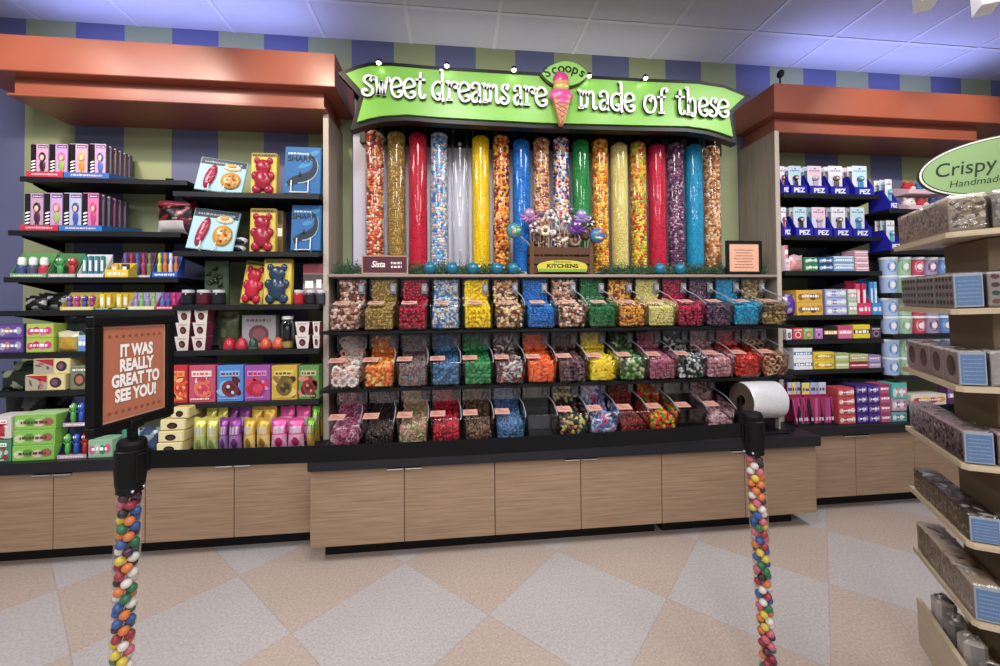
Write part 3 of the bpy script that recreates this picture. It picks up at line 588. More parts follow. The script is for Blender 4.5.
# ------------------------------------------------------------------ packaging builders
def R_(seed): return random.Random(seed)
def blobs(mb, w, h, pal, seed, n=6, x0=-.42, x1=.42, z0=.1, z1=.9, big=.22, y=0.0):
    q = R_(seed)
    for k in range(n):
        mb.fe(q.uniform(x0, x1)*w, q.uniform(z0, z1)*h, big*w*q.uniform(.4, 1), big*h*q.uniform(.3, .8), C(q.choice(pal)), 2+k % 5, y, q.uniform(0, 3))
def squig(mb, x0, x1, z, hgt, col, layer=6, seed=0, y=0.0):   # unreadable small print as a row of dashes
    q = R_(seed); x = x0
    while x < x1:
        l = q.uniform(.4, 1.4)*hgt; mb.fr(x, min(x+l, x1), z, z+hgt*q.uniform(.7, 1), col, layer, y); x += l+hgt*.35
def carton(name, label, cat, X0, X1, Y, z, h, d, base, pal, seed=0, group=None, rz=0, mat='card', style=0, side=None, title='#ffffff'):
    w = X1-X0; b = MB(); b.cbox(-w/2, w/2, .0, d, 0, h, .0025, C(base), C(side) if side else None); q = R_(seed)
    if style == 0:      # title lozenge over a picture
        b.fr(-w*.46, w*.46, h*.06, h*.94, C(base), 1); blobs(b, w, h, pal, seed, 14, -.36, .36, .12, .64, .2); b.fe(0, h*.36, w*.30, h*.23, C(pal[0]), 8, rot=.5); b.fe(w*.04, h*.36, w*.20, h*.13, C(pal[2]), 9, rot=.7); b.fe(-w*.05, h*.42, w*.07, h*.05, C(pal[-1]), 10); b.fe(w*.12, h*.26, w*.06, h*.05, C(pal[-1]), 10); squig(b, -w*.42, w*.3, h*.08, h*.05, C(title), 9, seed+3)
        b.fr(-w*.38, w*.38, h*.70, h*.86, C(title), 8); squig(b, -w*.33, w*.33, h*.74, h*.08, C(pal[0]), 9, seed)
    elif style == 1:    # wide box: bursts across
        b.fr(-w*.47, w*.47, h*.1, h*.9, C(pal[0]), 1)
        for k in range(4): b.fe((k-1.5)*w*.22, h*(.45+.08*(k % 2)), w*.13, h*.26, C(pal[1+k % (len(pal)-1)]), 2+k)
        squig(b, -w*.32, w*.32, h*.42, h*.2, C(title), 8, seed)
    elif style == 2:    # window with product
        b.fr(-w*.47, w*.47, h*.05, h*.95, C(pal[0]), 1); b.fe(0, h*.42, w*.3, h*.28, C(pal[1]), 2); b.fe(0, h*.42, w*.2, h*.18, C(pal[-1]), 3); squig(b, -w*.36, w*.36, h*.8, h*.09, C(title), 4, seed)
    elif style == 3:    # bands
        for k in range(len(pal)): b.fr(-w*.5+.001, w*.5-.001, h*(k+.1)/len(pal), h*(k+.95)/len(pal), C(pal[k]), 1)
        squig(b, -w*.4, w*.4, h*.4, h*.22, C(title), 3, seed)
    elif style == 4:    # left panel and round picture
        b.fr(-w*.49, w*.05, h*.05, h*.95, C(pal[0]), 1); b.fp([(-w*.49, h*.95), (w*.05, h*.95), (w*.05, h*.5)], C(pal[1]), 2); b.fr(w*.08, w*.47, h*.06, h*.94, C(pal[2]), 1); b.fe(w*.27, h*.5, w*.15, h*.33, C(pal[3]), 3); b.fe(w*.25, h*.5, w*.08, h*.2, C(pal[4]), 4); blobs(b, w, h, pal[4:], seed, 4, -.42, -.08, .2, .7, .12)
    o = b.obj(name, mat, None, ((X0+X1)/2, Y, z), rz); return tag(o, label, cat, group)
def blot(u, v, s=0, f=1.0): return math.sin(7.3*f*u+1.7*s+2.2*math.sin(5.1*f*v+s))+math.sin(8.9*f*v+2.3*s+1.9*math.sin(6.3*f*u+.7*s))
def pouch(name, label, cat, X, Y, z, w, h, d, colf, seed=0, group=None, rz=0, tilt=0.0, mat='foil', loop=None):
    q = R_(seed); nx, nz = 16, 22; b = MB(); ph = [q.uniform(0, 6) for _ in range(4)]
    for sgn_ in (-1, 1):
        vs = []; fs = []; cs = []
        for j in range(nz+1):
            v = j/nz
            for i in range(nx+1):
                u = 2*i/nx-1; bl = max(0, (1-abs(u)**2.4))*max(0, 1-abs(2*min(1, max(0, (v-.03)/.84))-1)**2.2) if .03 < v < .87 else 0
                yy = d/2+sgn_*(.0008+d/2*bl**.6*(1+.12*math.sin(5*u+ph[0])*math.sin(9*v+ph[1])))
                vs.append((u*w/2*(1-.05*math.sin(PI*v)), yy, v*h+.004*math.sin(4*u+ph[2])*(v > .9)))
        for j in range(nz):
            for i in range(nx):
                a = j*(nx+1)+i; fs.append((a, a+1, a+nx+2, a+nx+1) if sgn_ < 0 else (a, a+nx+1, a+nx+2, a+1)); cs.append(colf((i+.5)/nx, (j+.5)/nz))
        n = len(b.c); b.add(vs, fs, None, True); b.c[n:] = cs
    if tilt: b.xf(Matrix.Rotation(tilt, 4, 'X'))
    o = b.obj(name, mat, None, (X, Y, z), rz); return tag(o, label, cat, group)
def tray(label, X0, X1, Y, z, d, h, col, group=None, name='display_tray', txt=None, cat='tray'):
    w = (X1-X0)/2; b = MB(); t = .003; c = C(col)
    b.box(-w, w, 0, d, 0, t, c); b.box(-w, w, 0, t, t, h, c); b.box(-w, w, d-t, d, t, h*2.2, c)
    for sx in (-1, 1): b.prismx([(t, t), (d-t, t), (d-t, h*2.2), (t, h)], sx*w-(t if sx > 0 else 0), sx*w+(0 if sx > 0 else t), c)
    if txt: squig(b, -w*.7, w*.7, h*.35, h*.35, C(txt), 1, int(abs(X0)*99))
    o = b.obj(name, 'card', None, ((X0+X1)/2, Y, z)); return tag(o, label, cat, group)

# --- doll boxes -----------------------------------------------------------
def doll_box(label, X0, X1, Y, z, h, d, bg, hair, dress, seed, group):
    w = X1-X0; t = thing('doll_box', label, 'toy box', ((X0+X1)/2, Y, z), 0, group)
    b = MB(); b.cbox(-w/2, w/2, 0, d, 0, h, .003, C('#4c4250'), C('#3a3240')); b.fr(-w*.48, w*.48, .003, h-.003, C(bg), 1)
    b.fr(-w*.48, -w*.18, .003, h*.97, C('#221c26'), 2)
    for k in range(5): b.fe(-w*.33, h*(.1+.09*k), w*.15, h*.024, C('#f2eef2'), 3, rot=.35)
    b.fr(-w*.1, w*.46, h*.86, h*.95, C('#5c4c8c'), 2); squig(b, -w*.05, w*.42, h*.885, h*.03, C('#f4e8f4'), 3, seed)
    b.obj('carton', 'gloss', t)
    b = MB(); q = R_(seed); b.ell((w*.16, -.002, h*.60), (w*.20, .004, h*.14), C(hair), 2); b.ell((w*.16, -.005, h*.57), (w*.12, .003, h*.09), C('#e8bfa6'), 2); b.ell((w*.17, -.002, h*.34), (w*.17, .004, h*.17), C(dress), 2)
    for sx in (-1, 1): b.ell((w*.17+sx*w*.07, -.002, h*.14), (w*.045, .003, h*.1), C(hair), 2)
    b.obj('doll', 'plastic', t)
DB = [('#d7a0c8', '#1d1a22', '#3a2030'), ('#c79ad8', '#e45c8c', '#8cb84c'), ('#e7a8c4', '#e0a52c', '#d88a2c'), ('#cfa4d4', '#46529c', '#5a68c0')]
DC = [('#c89ac0', '#241c24', '#4a2c3c'), ('#c8a4dc', '#e2708c', '#9cc05c'), ('#b8c0e4', '#3c4ca4', '#4858b8'), ('#e878b4', '#d43c74', '#c8488c')]
HN = [['black haired doll box', 'red haired doll box', 'golden haired doll box', 'navy haired doll box'], ['black haired doll box', 'coral haired doll box', 'blue haired doll box', 'hot pink doll box']]
ORD = ['second', 'third', 'fourth', 'fifth', 'sixth']
for r, (sk, pxs, y0, trs, sch) in enumerate([('S1', [(32, 50), (51, 69), (71, 89), (91, 107)], 144, [(26, 63, '#d2304c'), (64, 109, '#2f6fc4')], DB), ('S2', [(26, 45), (46, 64), (65, 83), (84, 100)], 193, [(20, 58, '#cf2f4c'), (59, 102, '#2e7acc')], DC)]):
    z, Y = S[sk]; rw = ('top', 'second')[r]
    for a, c, col in trs: tray('%s display tray for doll boxes on the %s shelf' % ('pink' if col[1] == 'c' or col[1] == 'd' else 'blue', rw), X_at(a, y0+25, Y+.008), X_at(c, y0+25, Y+.008), Y+.008, z, W-Y-.02, .034, col, txt='#f4c0cc')
    for i, (a, c) in enumerate(pxs):
        x0, x1 = X_at(a, y0+15, Y+.03), X_at(c, y0+15, Y+.03); h = Z_at((a+c)/2, y0, Y+.03)-z-.004
        doll_box('%s at the front of the %s shelf tray' % (HN[r][i], rw), x0, x1, Y+.022, z+.0045, h, .024, *sch[i], r*10+i, 'doll boxes')
        if i == 3:
            dd = .0405 if r else .0365
            for k in range(5): doll_box('%s doll box behind the %s one in the %s shelf tray' % (ORD[k], ('navy haired', 'hot pink')[r], rw), x0, x1, Y+.022+.037+k*dd, z+.0045, h, .026 if r else .024, *sch[(k+1) % 4], r*10+5+k, 'doll boxes') if Y+.059+(k+1)*dd < W-.02 else None

# --- candy toy trays (third shelf) ------------------------------------------
z, Y = S['S3']; Y += .01
def XX(px, py, Yv): return X_at(px, py, Yv)
def bottle(b, x, y, z, s, body, cap):
    b.lathe([(0, 0), (.014*s, 0), (.016*s, .006*s), (.016*s, .03*s), (.009*s, .042*s)], body, 12, (x, y, z)); b.lathe([(.010*s, .04*s), (.012*s, .044*s), (.012*s, .062*s), (.008*s, .07*s), (0, .071*s)], cap, 12, (x, y, z))
def mini(t, name, X0, X1, d, h, cols, kind, base='#f0f0f0', mat='plastic'):
    w = X1-X0; n = len(cols)
    for i, c in enumerate(cols):
        x = -w/2+w*(i+.5)/n; b = MB(); s = w/n/.036
        if kind == 'bottle': bottle(b, x, .03, .006, min(s, h/.08), C(c), WHITE)
        elif kind == 'stick': b.cbox(x-w/n*.34, x+w/n*.34, .02, .036, .006, h, .003, C(c)); b.fr(x-w/n*.2, x+w/n*.2, h*.3, h*.8, WHITE, 1, .02)
        elif kind == 'spray': b.lathe([(0, 0), (w/n*.36, 0), (w/n*.38, h*.5), (w/n*.22, h*.6), (w/n*.22, h*.75), (w/n*.3, h*.78), (w/n*.25, h), (0, h+.002)], C(c), 10, (x, .03, .006))
        elif kind == 'figure':
            b.ell((x, .03, h*.72), (w/n*.36, .014, h*.2), C(c), 2); b.ell((x, .03, h*.32), (w/n*.26, .014, h*.28), C(c), 2); b.ell((x-w/n*.12, .017, h*.78), (w/n*.08, .004, h*.06), WHITE, 1); b.ell((x+w/n*.12, .017, h*.78), (w/n*.08, .004, h*.06), WHITE, 1)
            for sx in (-1, 1): b.tube([(x+sx*w/n*.2, .03, h*.45), (x+sx*w/n*.42, .026, h*.6)], w/n*.07, C(c), 6)
        b.obj(name, mat, t)
def toy_tray(label, px0, px1, pt, pb, Y, z, back, cols, kind, piece, lip, d=.07, group='candy toy trays', liph=.02, backh=1.0):
    X0, X1 = XX(px0, pb, Y), XX(px1, pb, Y); h = Z_at((px0+px1)/2, pt, Y)-z; w = (X1-X0)/2
    t = thing('candy_toy_tray', label, 'candy toys', ((X0+X1)/2, Y, z), 0, group)
    b = MB(); b.box(-w, w, 0, d, 0, .004, C(lip)); b.box(-w, w, 0, .003, .004, liph, C(lip)); b.box(-w, w, d-.003, d, .004, h*backh, C(back))
    for sx in (-1, 1): b.prismx([(.003, .004), (d-.003, .004), (d-.003, h*backh), (.003, liph)], sx*w-(.002 if sx > 0 else 0), sx*w+(0 if sx > 0 else .002), C(back))
    squig(b, -w*.8, w*.8, liph*.3, liph*.4, WHITE, 1, int(px0)); b.obj('box', 'card', t)
    mini(t, piece, -w+.006, w-.006, d, h*.9, cols, kind); return t
toy_tray('green tray of three white capped candy bottles', 10, 46, 252, 278, Y, z, '#5ca05c', ['#3c4c8c', '#4c506c', '#c43048'], 'bottle', 'candy_bottle', '#8cb48c')
toy_tray('green tray holding round green and red candy toys', 48, 75, 252, 278, Y, z, '#4c8c54', ['#48a058', '#c83038'], 'figure', 'toy', '#b8bcb4')
toy_tray('white tray of four teal candy tubes', 77, 103, 253, 278, Y, z, '#e6e6ea', ['#2c8c8c', '#2c7c94', '#3484a4', '#2c8c7c'], 'stick', 'candy_tube_stick', '#e2e2e6')
toy_tray('yellow display tray with small colour swatches', 105, 128, 262, 278, Y, z, '#e8c838', ['#d8a83c', '#4c4038'], 'stick', 'card_pack', '#eccc3c', liph=.045)
toy_tray('tray of blue, red and purple candy sticks behind the yellow tray', 117, 150, 251, 276, Y+.075, z, '#8c5c8c', ['#7c68b4', '#c43c4c', '#4c6cb4', '#b43c6c', '#7c8c4c'], 'spray', 'candy_stick', '#c8c0cc', d=.06)
toy_tray('blue tray of neon candy sprays with orange nozzles', 152, 177, 251, 278, Y, z, '#2c5cb8', ['#c8d83c', '#e8702c', '#e4e0dc', '#e87c3c'], 'spray', 'candy_spray', '#2c64c8', liph=.032)
# --- fourth shelf
z, Y = S['S4']; Y += .01
for k, (a, c) in enumerate([(20, 42), (30, 60)]):
    xa, xc = XX(a, 305, Y+.03*k), XX(c, 305, Y+.03*k); q = R_(k)
    pouch('foil_bag', ('crumpled black foil candy bag in front of another bag', 'crumpled black foil candy bag tucked behind its twin')[k], 'bag', (xa+xc)/2, Y+.005+.05*k, z, xc-xa, .085+.02*k, .05, lambda u, v: C('#1c1c20') if blot(u, v, 1) < 0.6 else C('#a8a8ac'), k, 'black foil bags')
toy_tray('pack of four purple and pink character lollies', 60, 93, 292, 311, Y, z, '#c8b44c', ['#7848a0', '#c8388c', '#4c4ca8', '#a83c84'], 'figure', 'lolly', '#d8cc6c')
for k, (a, c) in enumerate([(94, 110), (111, 127)]):
    toy_tray(('yellow pack of candy dips next to the purple lollies', 'yellow pack of candy dips next to the green lollies')[k], a, c, 292, 311, Y, z, '#d8b82c', ['#e8d444', '#d4b02c'], 'stick', 'candy_dip', '#2c6c38', liph=.014)
toy_tray('pack of lilac and green striped lollies', 128, 154, 292, 311, Y, z, '#b8b4d0', ['#a48cc4', '#7cb85c', '#a08cc8', '#84bc58'], 'spray', 'lolly', '#dcdc9c')
toy_tray('pack of blue and hot pink lollies', 155, 175, 292, 311, Y, z, '#c83c84', ['#4c78c4', '#3c5cb0', '#d8347c'], 'spray', 'lolly', '#d0405c')
# --- fifth shelf
z, Y = S['S5']; Y += .01
hh = (Z_at(20, 324, Y)-z)/2
for k in range(2): carton('candy_box', 'purple theatre candy box, %s of its pair' % ('bottom', 'top')[k], 'candy box', XX(-2, 340, Y), XX(23, 340, Y), Y, z+k*(hh+.001), hh, .1, '#503a88', ['#6a4aa0', '#a8a4c4', '#c07c64', '#5c54b0'], k, 'purple theatre boxes', style=1)
for k in range(2): carton('candy_box', 'lime and pink fizzy candy box, %s of its pair' % ('bottom', 'top')[k], 'candy box', XX(26, 340, Y), XX(53, 340, Y), Y, z+k*(hh+.001), hh, .1, '#a8c848', ['#b4c858', '#e23c84', '#d02c6c', '#e86ca4'], k+4, 'lime theatre boxes', style=1)
pouch('candy_bag', 'yellow gummy bag beside the lime boxes', 'bag', (XX(55, 345, Y)+XX(76, 345, Y))/2, Y, z, XX(76, 345, Y)-XX(55, 345, Y), .12, .04, lambda u, v: C('#d8a838') if (u-.55)**2+(v-.4)**2 < .12 else C('#b8a85c') if v < .75 else C('#e8e0c0'), 3)
pouch('candy_bag', 'dark striped candy bag standing behind the yellow gummy bag', 'bag', (XX(58, 345, Y)+XX(78, 345, Y))/2, Y+.05, z, .14, .20, .04, lambda u, v: C('#1c2c28') if blot(u, v, 2) < 0.6 else C('#5c8074'), 4)
carton('candy_box', 'small sky blue candy box by the poster frame', 'candy box', XX(78, 345, Y), XX(91, 345, Y), Y, z, Z_at(84, 335, Y)-z, .08, '#7ca4dc', ['#5c84cc', '#c8dcf0', '#a4bce4'], 8, style=3)
# --- sixth shelf
z, Y = S['S6']; Y += .01
for k in range(2): pouch('foil_bag', ('dark green foil bag at the wall end of the shelf', 'taller dark foil bag standing behind a green one')[k], 'bag', XX(10, 380, Y), Y+.02+.06*k, z, .16, .11+.05*k, .04, lambda u, v: C('#242c24') if blot(u, v, 3) < 0.6 else C('#8c9480'), 7+k, tilt=0)
for k in range(2):
    a, c = [(25, 65), (31, 68)][k]; hh = (Z_at(45, 359, Y)-z)/2
    carton('candy_box', 'red and cream bean machine box, %s of its pair' % ('bottom', 'top')[k], 'candy box', XX(a, 375, Y), XX(c, 375, Y), Y+.012*k, z+k*(hh+.001), hh, .1, '#d8c888', ['#a8a890', '#b82838', '#e4d494', '#3c2840', '#7c5068', '#c8686c', '#7c9c6c'], 20+k, 'bean machine boxes', style=4)
carton('candy_box', 'olive box with a brown treat by the red and cream boxes', 'candy box', XX(70, 378, Y), XX(89, 378, Y), Y, z, Z_at(80, 366, Y)-z, .08, '#7c8464', ['#748060', '#4c3428', '#b06c5c'], 22, style=2)
pouch('candy_bag', 'brown candy bag peeking out behind the olive box', 'bag', XX(80, 375, Y+.14), Y+.14, z, .15, .19, .03, lambda u, v: C('#4c3c3c') if v < .7 else C('#6c5858'), 12)
# --- left counter
z, Y = S['CL']; Y += .025
hh = (Z_at(35, 412, Y)-z-.02)/3
for k in range(3): carton('sour_candy_carton', 'lime green sour candy carton, %s of three' % ('lowest', 'middle', 'top')[k], 'carton', XX(12, 440, Y), XX(54, 440, Y), Y+.004*k, z+k*(hh+.0015), hh, .14, '#7cc048', ['#84c850', '#c8d8a8', '#5c9c3c', '#d8c4b0', '#a85c54'], 30+k, 'lime sour cartons', style=1, title='#5c4034', side='#b8d8a0')
for k in range(2): carton('candy_box', ('teal edged jelly box at the wall end of the counter', 'red and white jelly box on the teal edged one')[k], 'candy box', XX(-14, 440, Y), XX(10.5, 440, Y), Y, z+.125*k, .12, .12, ['#4c8c6c', '#d8d0cc'][k], [['#5c9c74', '#a83444', '#c8d0c4'], ['#c8404c', '#e8e0dc', '#b83040']][k], 36+k, style=0)
for k in range(2): toy_tray(('tray of green, blue and red character dispensers standing on the counter', 'tray of character dispensers stacked on a matching tray')[k], 57+k*6, 86+k*4, (430, 399)[k], (457, 425)[k], Y+.01, z+k*(Z_at(70, 427, Y)-z), '#2c2c54', [['#4cb444', '#2c54c0', '#c02c30'], ['#50b048', '#2c5cc8', '#d05c9c']][k], 'figure', 'figure', '#c8a8b8')
carton('candy_box', 'pale green and pink candy box below the poster frame', 'candy box', XX(88, 450, Y), XX(112, 450, Y), Y, z, Z_at(100, 440, Y)-z, .1, '#8cb898', ['#94bc9c', '#d05c84', '#b0c8b0', '#3c7c5c'], 41, style=1)
pouch('candy_bag', 'teal and white candy bag behind the poster post', 'bag', XX(126, 448, Y), Y+.02, z, .11, .14, .05, lambda u, v: C('#4c9c84') if blot(u, v, 4) < 0.6 else C('#c0dce0'), 15)
for k in range(3): pouch('foil_bag', 'black foil bag at the back of the counter, ' + ('closest to the wall end', 'middle of three', 'next to the dispensers')[k], 'bag', XX(24+k*18, 420, Y+.22), Y+.20+.085*k, z, .22, .36+.02*k, .06, lambda u, v: C('#1a1c1a') if blot(u, v, 5) < 0.6 else C('#5c6054'), 50+k, 'black foil bags at the back')
pouch('candy_bag', 'blue and white candy bag between the poster post and the yellow boxes', 'bag', XX(144, 435, Y), Y+.02, z, .11, .15, .05, lambda u, v: C('#3c4c7c') if blot(u, v, 6) < 0.6 else C('#8ca4a8'), 16)

# ------------------------------------------------------------------ gummy bay
def bear(b, x, y, z, s, col, dd=.35, kx=1.0):
    for (a, c, rx, rz_) in [(0, .79, .31, .22), (-.25, .97, .12, .10), (.25, .97, .12, .10), (0, .40, .34, .34), (-.31, .52, .14, .13), (.31, .52, .14, .13), (-.23, .12, .19, .14), (.23, .12, .19, .14), (0, .74, .13, .08)]:
        b.ell((x+a*s*kx, y-(.02*s if c == .74 else 0), z+c*s), (rx*s*kx, dd*min(rx, rz_)*s*.8+.006, rz_*s), col, 2)
def gummy_card(label, X0, X1, Y, z, h, col, group, tilt=0.0, rz=0.0):
    w = X1-X0; t = thing('gummy_bear_card', label, 'gummy bear', ((X0+X1)/2, Y, z), 0, group); t.rotation_euler = (-.06, tilt, rz)
    b = MB(); b.cbox(-w/2, w/2, .012, .05, 0, h, .003, C('#d8bc3c')); b.fr(-w*.46, w*.46, h*.02, h*.90, C('#e2c850'), 1, .012); b.fr(-w*.5, w*.5, h*.90, h*.985, C('#8c7424'), 1, .012); squig(b, -w*.42, w*.42, h*.92, h*.045, C('#3c3014'), 2, 3, .012); b.obj('card', 'card', t)
    b = MB(); bear(b, 0, .004, h*.03, h*.80, C(col), kx=(w*.90)/(.90*h*.80)); b.obj('bear', 'gloss', t)
    return t
def shark_box(label, X0, X1, Y, z, h, group):
    w = X1-X0; t = thing('shark_box', label, 'box', ((X0+X1)/2, Y, z), 0, group); t.rotation_euler = (-.10, 0, 0)
    b = MB(); b.cbox(-w/2, w/2, .0, .05, .012, h, .003, C('#1f6cae'), C('#173f6c')); q = R_(2)
    b.fr(-w*.48, w*.48, .016, h-.004, C('#1c68ae'), 1)
    for k in range(5): b.fe(q.uniform(-.3, .3)*w, h*q.uniform(.2, .9), w*.2, h*.05, C('#3a8cca'), 2, rot=.4)
    squig(b, -w*.40, w*.2, h*.84, h*.035, C('#dcecf8'), 4, 5); b.ft('SHARK', -w*.06, h*.70, h*.155, C('#0c1c30'), 5, bold=.02, sx=1.0)
    P = crm([(-.40, .22), (-.2, .30), (.05, .34), (.26, .42), (.36, .56), (.34, .70), (.26, .78)], 6); up = []; dn = []
    for i, p in enumerate(P):
        u = i/(len(P)-1); tt = P[min(i+1, len(P)-1)]-P[max(i-1, 0)]; tt /= np.linalg.norm(tt); n = np.array((-tt[1], tt[0])); ww = .11*math.sin(PI*min(1, .12+u*.86))**.7
        up.append(p+n*ww); dn.append(p-n*ww*.8)
    for i in range(len(P)-1): b.fp([(q_[0]*w, q_[1]*h) for q_ in (dn[i], dn[i+1], up[i+1], up[i])], C('#16283c'), 6)
    for i in range(8, len(P)-6): b.fp([(q_[0]*w, q_[1]*h) for q_ in (dn[i], dn[i+1], (dn[i+1]*2+P[i+1])/3, (dn[i]*2+P[i])/3)], C('#8ca8bc'), 7)
    b.fp([(-.12*w, .36*h), (.0, .38*h), (-.06*w, .50*h)], C('#16283c'), 6); b.fp([(.20*w, .78*h), (.34*w, .76*h), (.16*w, .88*h)], C('#16283c'), 6); b.fp([(.06*w, .28*h), (.16*w, .31*h), (.15*w, .18*h)], C('#16283c'), 6)
    b.obj('carton', 'card', t)
    b = MB()
    for sx in (-.28, .18): b.tube([(sx*w, -.008, h*.30), (sx*w, -.01, .02), (sx*w, -.028, .012)], .0038, WHITE, 6); b.tube([(sx*w, -.028, .012), (sx*w, .05, .004)], .0038, WHITE, 6)
    b.tube([(-.28*w, -.01, .016), (.18*w, -.01, .016)], .0038, WHITE, 6); b.tube([(-.28*w, -.03, .012), (.22*w, -.03, .012)], .003, WHITE, 6); b.obj('easel', 'plastic', t)
def breakfast_card(label, X0, X1, Y, z, h, group, dim=False):
    w = X1-X0; t = thing('gummy_breakfast_card', label, 'gummy pack', ((X0+X1)/2, Y, z), 0, group); t.rotation_euler = (-.22, .10, .10)
    b = MB(); b.cbox(-w/2, w/2, .0, .012, .01, h, .003, C('#9ccfe0')); b.fr(-w*.48, w*.48, .014, h*.80, C('#a8d8e8'), 1); b.fr(-w*.48, w*.48, h*.80, h*.985, C('#30404c'), 1); squig(b, -w*.4, w*.4, h*.86, h*.05, C('#9cb0b8'), 2, 4); b.obj('card', 'card', t)
    b = MB(); b.ell((w*.22, -.006, h*.40), (w*.21, .016, h*.25), C('#d89a3c'), 3); q = R_(9)
    for k in range(9): a = k*2.4; b.ell((w*.22+w*.13*math.cos(a)*q.uniform(.4, 1), -.02, h*.40+h*.16*math.sin(a)*q.uniform(.4, 1)), (w*.035, .006, h*.035), C(q.choice(['#b8402c', '#f0e4c0', '#c87830'])), 1)
    b.obj('gummy_pizza', 'gloss', t)
    b = MB(); b.ell((w*.20, -.004, h*.78), (w*.2, .012, h*.10), C('#efe6d2'), 2); b.ell((w*.20, -.014, h*.80), (w*.10, .009, h*.055), C('#e8ac34'), 2); b.obj('gummy_egg', 'gloss', t)
    b = MB(); b.ell((-w*.22, -.005, h*.45), (w*.11, .014, h*.36), C('#b8264c'), 2, (0, .18, 0))
    for k in range(4): b.ell((-w*.24+k*w*.02, -.016, h*(.25+.14*k)), (w*.05, .006, h*.04), C('#e88ca0'), 1)
    b.obj('gummy_bacon', 'gloss', t)
    b = MB()
    for sx in (-.2, .12): b.tube([(sx*w, -.012, h*.22), (sx*w, -.012, .016), (sx*w-.002, -.03, .004)], .0035, WHITE, 6); b.tube([(sx*w, -.03, .004), (sx*w, .06, .002)], .003, WHITE, 6)
    b.obj('easel', 'plastic', t)
for sk, rows in (('R1', (155, 191)), ('R2', (210, 250))):
    z, Y = S[sk]; Y += .035; rw = {'R1': 'upper', 'R2': 'lower'}[sk]; pa = {'R1': [(194, 240), (249, 275), (282, 322)], 'R2': [(186, 231), (248, 274), (289, 322)]}[sk]
    tp = {'R1': (156, 151, 144), 'R2': (207, 207, 203)}[sk]
    hh = [Z_at((a+c)/2, t_, Y)-z for (a, c), t_ in zip(pa, tp)]
    breakfast_card('pale blue card of gummy pizza, egg and bacon on the %s shelf' % rw, XX(pa[0][0], 230, Y), XX(pa[0][1], 230, Y), Y, z, hh[0]/math.cos(.22)*.99, 'gummy breakfast cards')
    gummy_card('yellow card with a red gummy bear beside the %s shark box' % rw, XX(pa[1][0], 230, Y), XX(pa[1][1], 230, Y), Y, z, hh[1], '#b0203c', 'red gummy bear cards')
    shark_box('blue shark box on a white easel, %s of two' % rw, XX(pa[2][0], 230, Y-.005), min(XX(pa[2][1], 230, Y-.005), -.84), Y+.01, z, hh[2]*1.0, 'shark boxes')
    b = MB(); w = .17; b.cbox(-w/2, w/2, 0, .03, 0, hh[0]*.95, .003, C('#26363a')); blobs(b, w, hh[0], ['#3c5458', '#1c2428', '#4c6c70'], 4, 6)
    o = b.obj('gummy_card', 'gloss', None, (XX(222 if sk == 'R1' else 216, 230, Y+.12), Y+.16, z)); tag(o, 'dark teal gummy card standing behind the %s breakfast card' % rw, 'gummy pack')
carton('candy_box', 'tan edged box behind the lower red bear card', 'box', XX(275, 230, S['R2'][1]+.09), XX(283, 230, S['R2'][1]+.09), S['R2'][1]+.09, S['R2'][0], .27, .05, '#7c6440', ['#6c5434', '#8c7450', '#54402c'], 3, style=3)
b = MB(); 
for k in range(2): b.ell((-.02+.012*k, .02+.0*k, .03+.05*k), (.045, .03, .026), C('#d8dce0'), 2); b.ell((-.02+.012*k, .012, .025+.05*k), (.034, .028, .02), C('#22262a'), 2)
o = b.obj('gummy_jar', 'gloss', None, (XX(240, 245, 2.66), 2.665, S['R2'][0])); tag(o, 'glossy black and white gummy shape beside the lower breakfast card', 'gummy')
b = MB(); w = .26
def chocbag(u, v):
    if v < .36: return C('#e9e4e6') if u < .74 else C('#4a2430')
    if v > .86: return C('#7c1c2c')
    return C('#1e1012') if blot(u, v, 1, 1.6) < .2 else C('#b08c80') if blot(u, v, 2, 2.2) > .9 else C('#8c2030')
z, Y = S['S2']
pouch('chocolate_bag', 'dark red bag of chocolate candy with a white label', 'bag', (XX(152, 215, Y+.01)+XX(193, 215, Y+.01))/2, Y+.01, z, XX(193, 215, Y+.01)-XX(152, 215, Y+.01)-.004, Z_at(172, 199, Y)-z, .09, chocbag, 21)
# third row
z, Y = S['R3']; Y += .02
X0, X1 = XX(197, 280, Y+.05), XX(222, 280, Y+.05); w = X1-X0; h = Z_at(209, 259, Y+.05)-z
t = thing('insect_gummy_card', 'dark green card of glossy gummy insects', 'gummy pack', ((X0+X1)/2, Y+.11, z)); b = MB(); b.cbox(-w/2, w/2, .012, .03, 0, h, .003, C('#3c4c34')); b.fr(-w*.46, w*.46, h*.04, h*.96, C('#46583c'), 1, .012); b.obj('card', 'card', t)
b = MB(); q = R_(3)
for k in range(11):
    x, zz, a = q.uniform(-.32, .32)*w, q.uniform(.15, .85)*h, q.uniform(0, 3); b.ell((x, .004, zz), (.020, .012, .009), C(q.choice(['#14201a', '#20302a', '#2c3c30'])), 2, (0, a, 0))
    for j in (-1, 0, 1): b.tube([(x+j*.01*math.cos(a), .004, zz-j*.01*math.sin(a)), (x+j*.01*math.cos(a)+.016*math.sin(a), -.002, zz+.016*math.cos(a))], .0016, C('#18241c'), 5)
b.obj('gummy_insects', 'gloss', t)
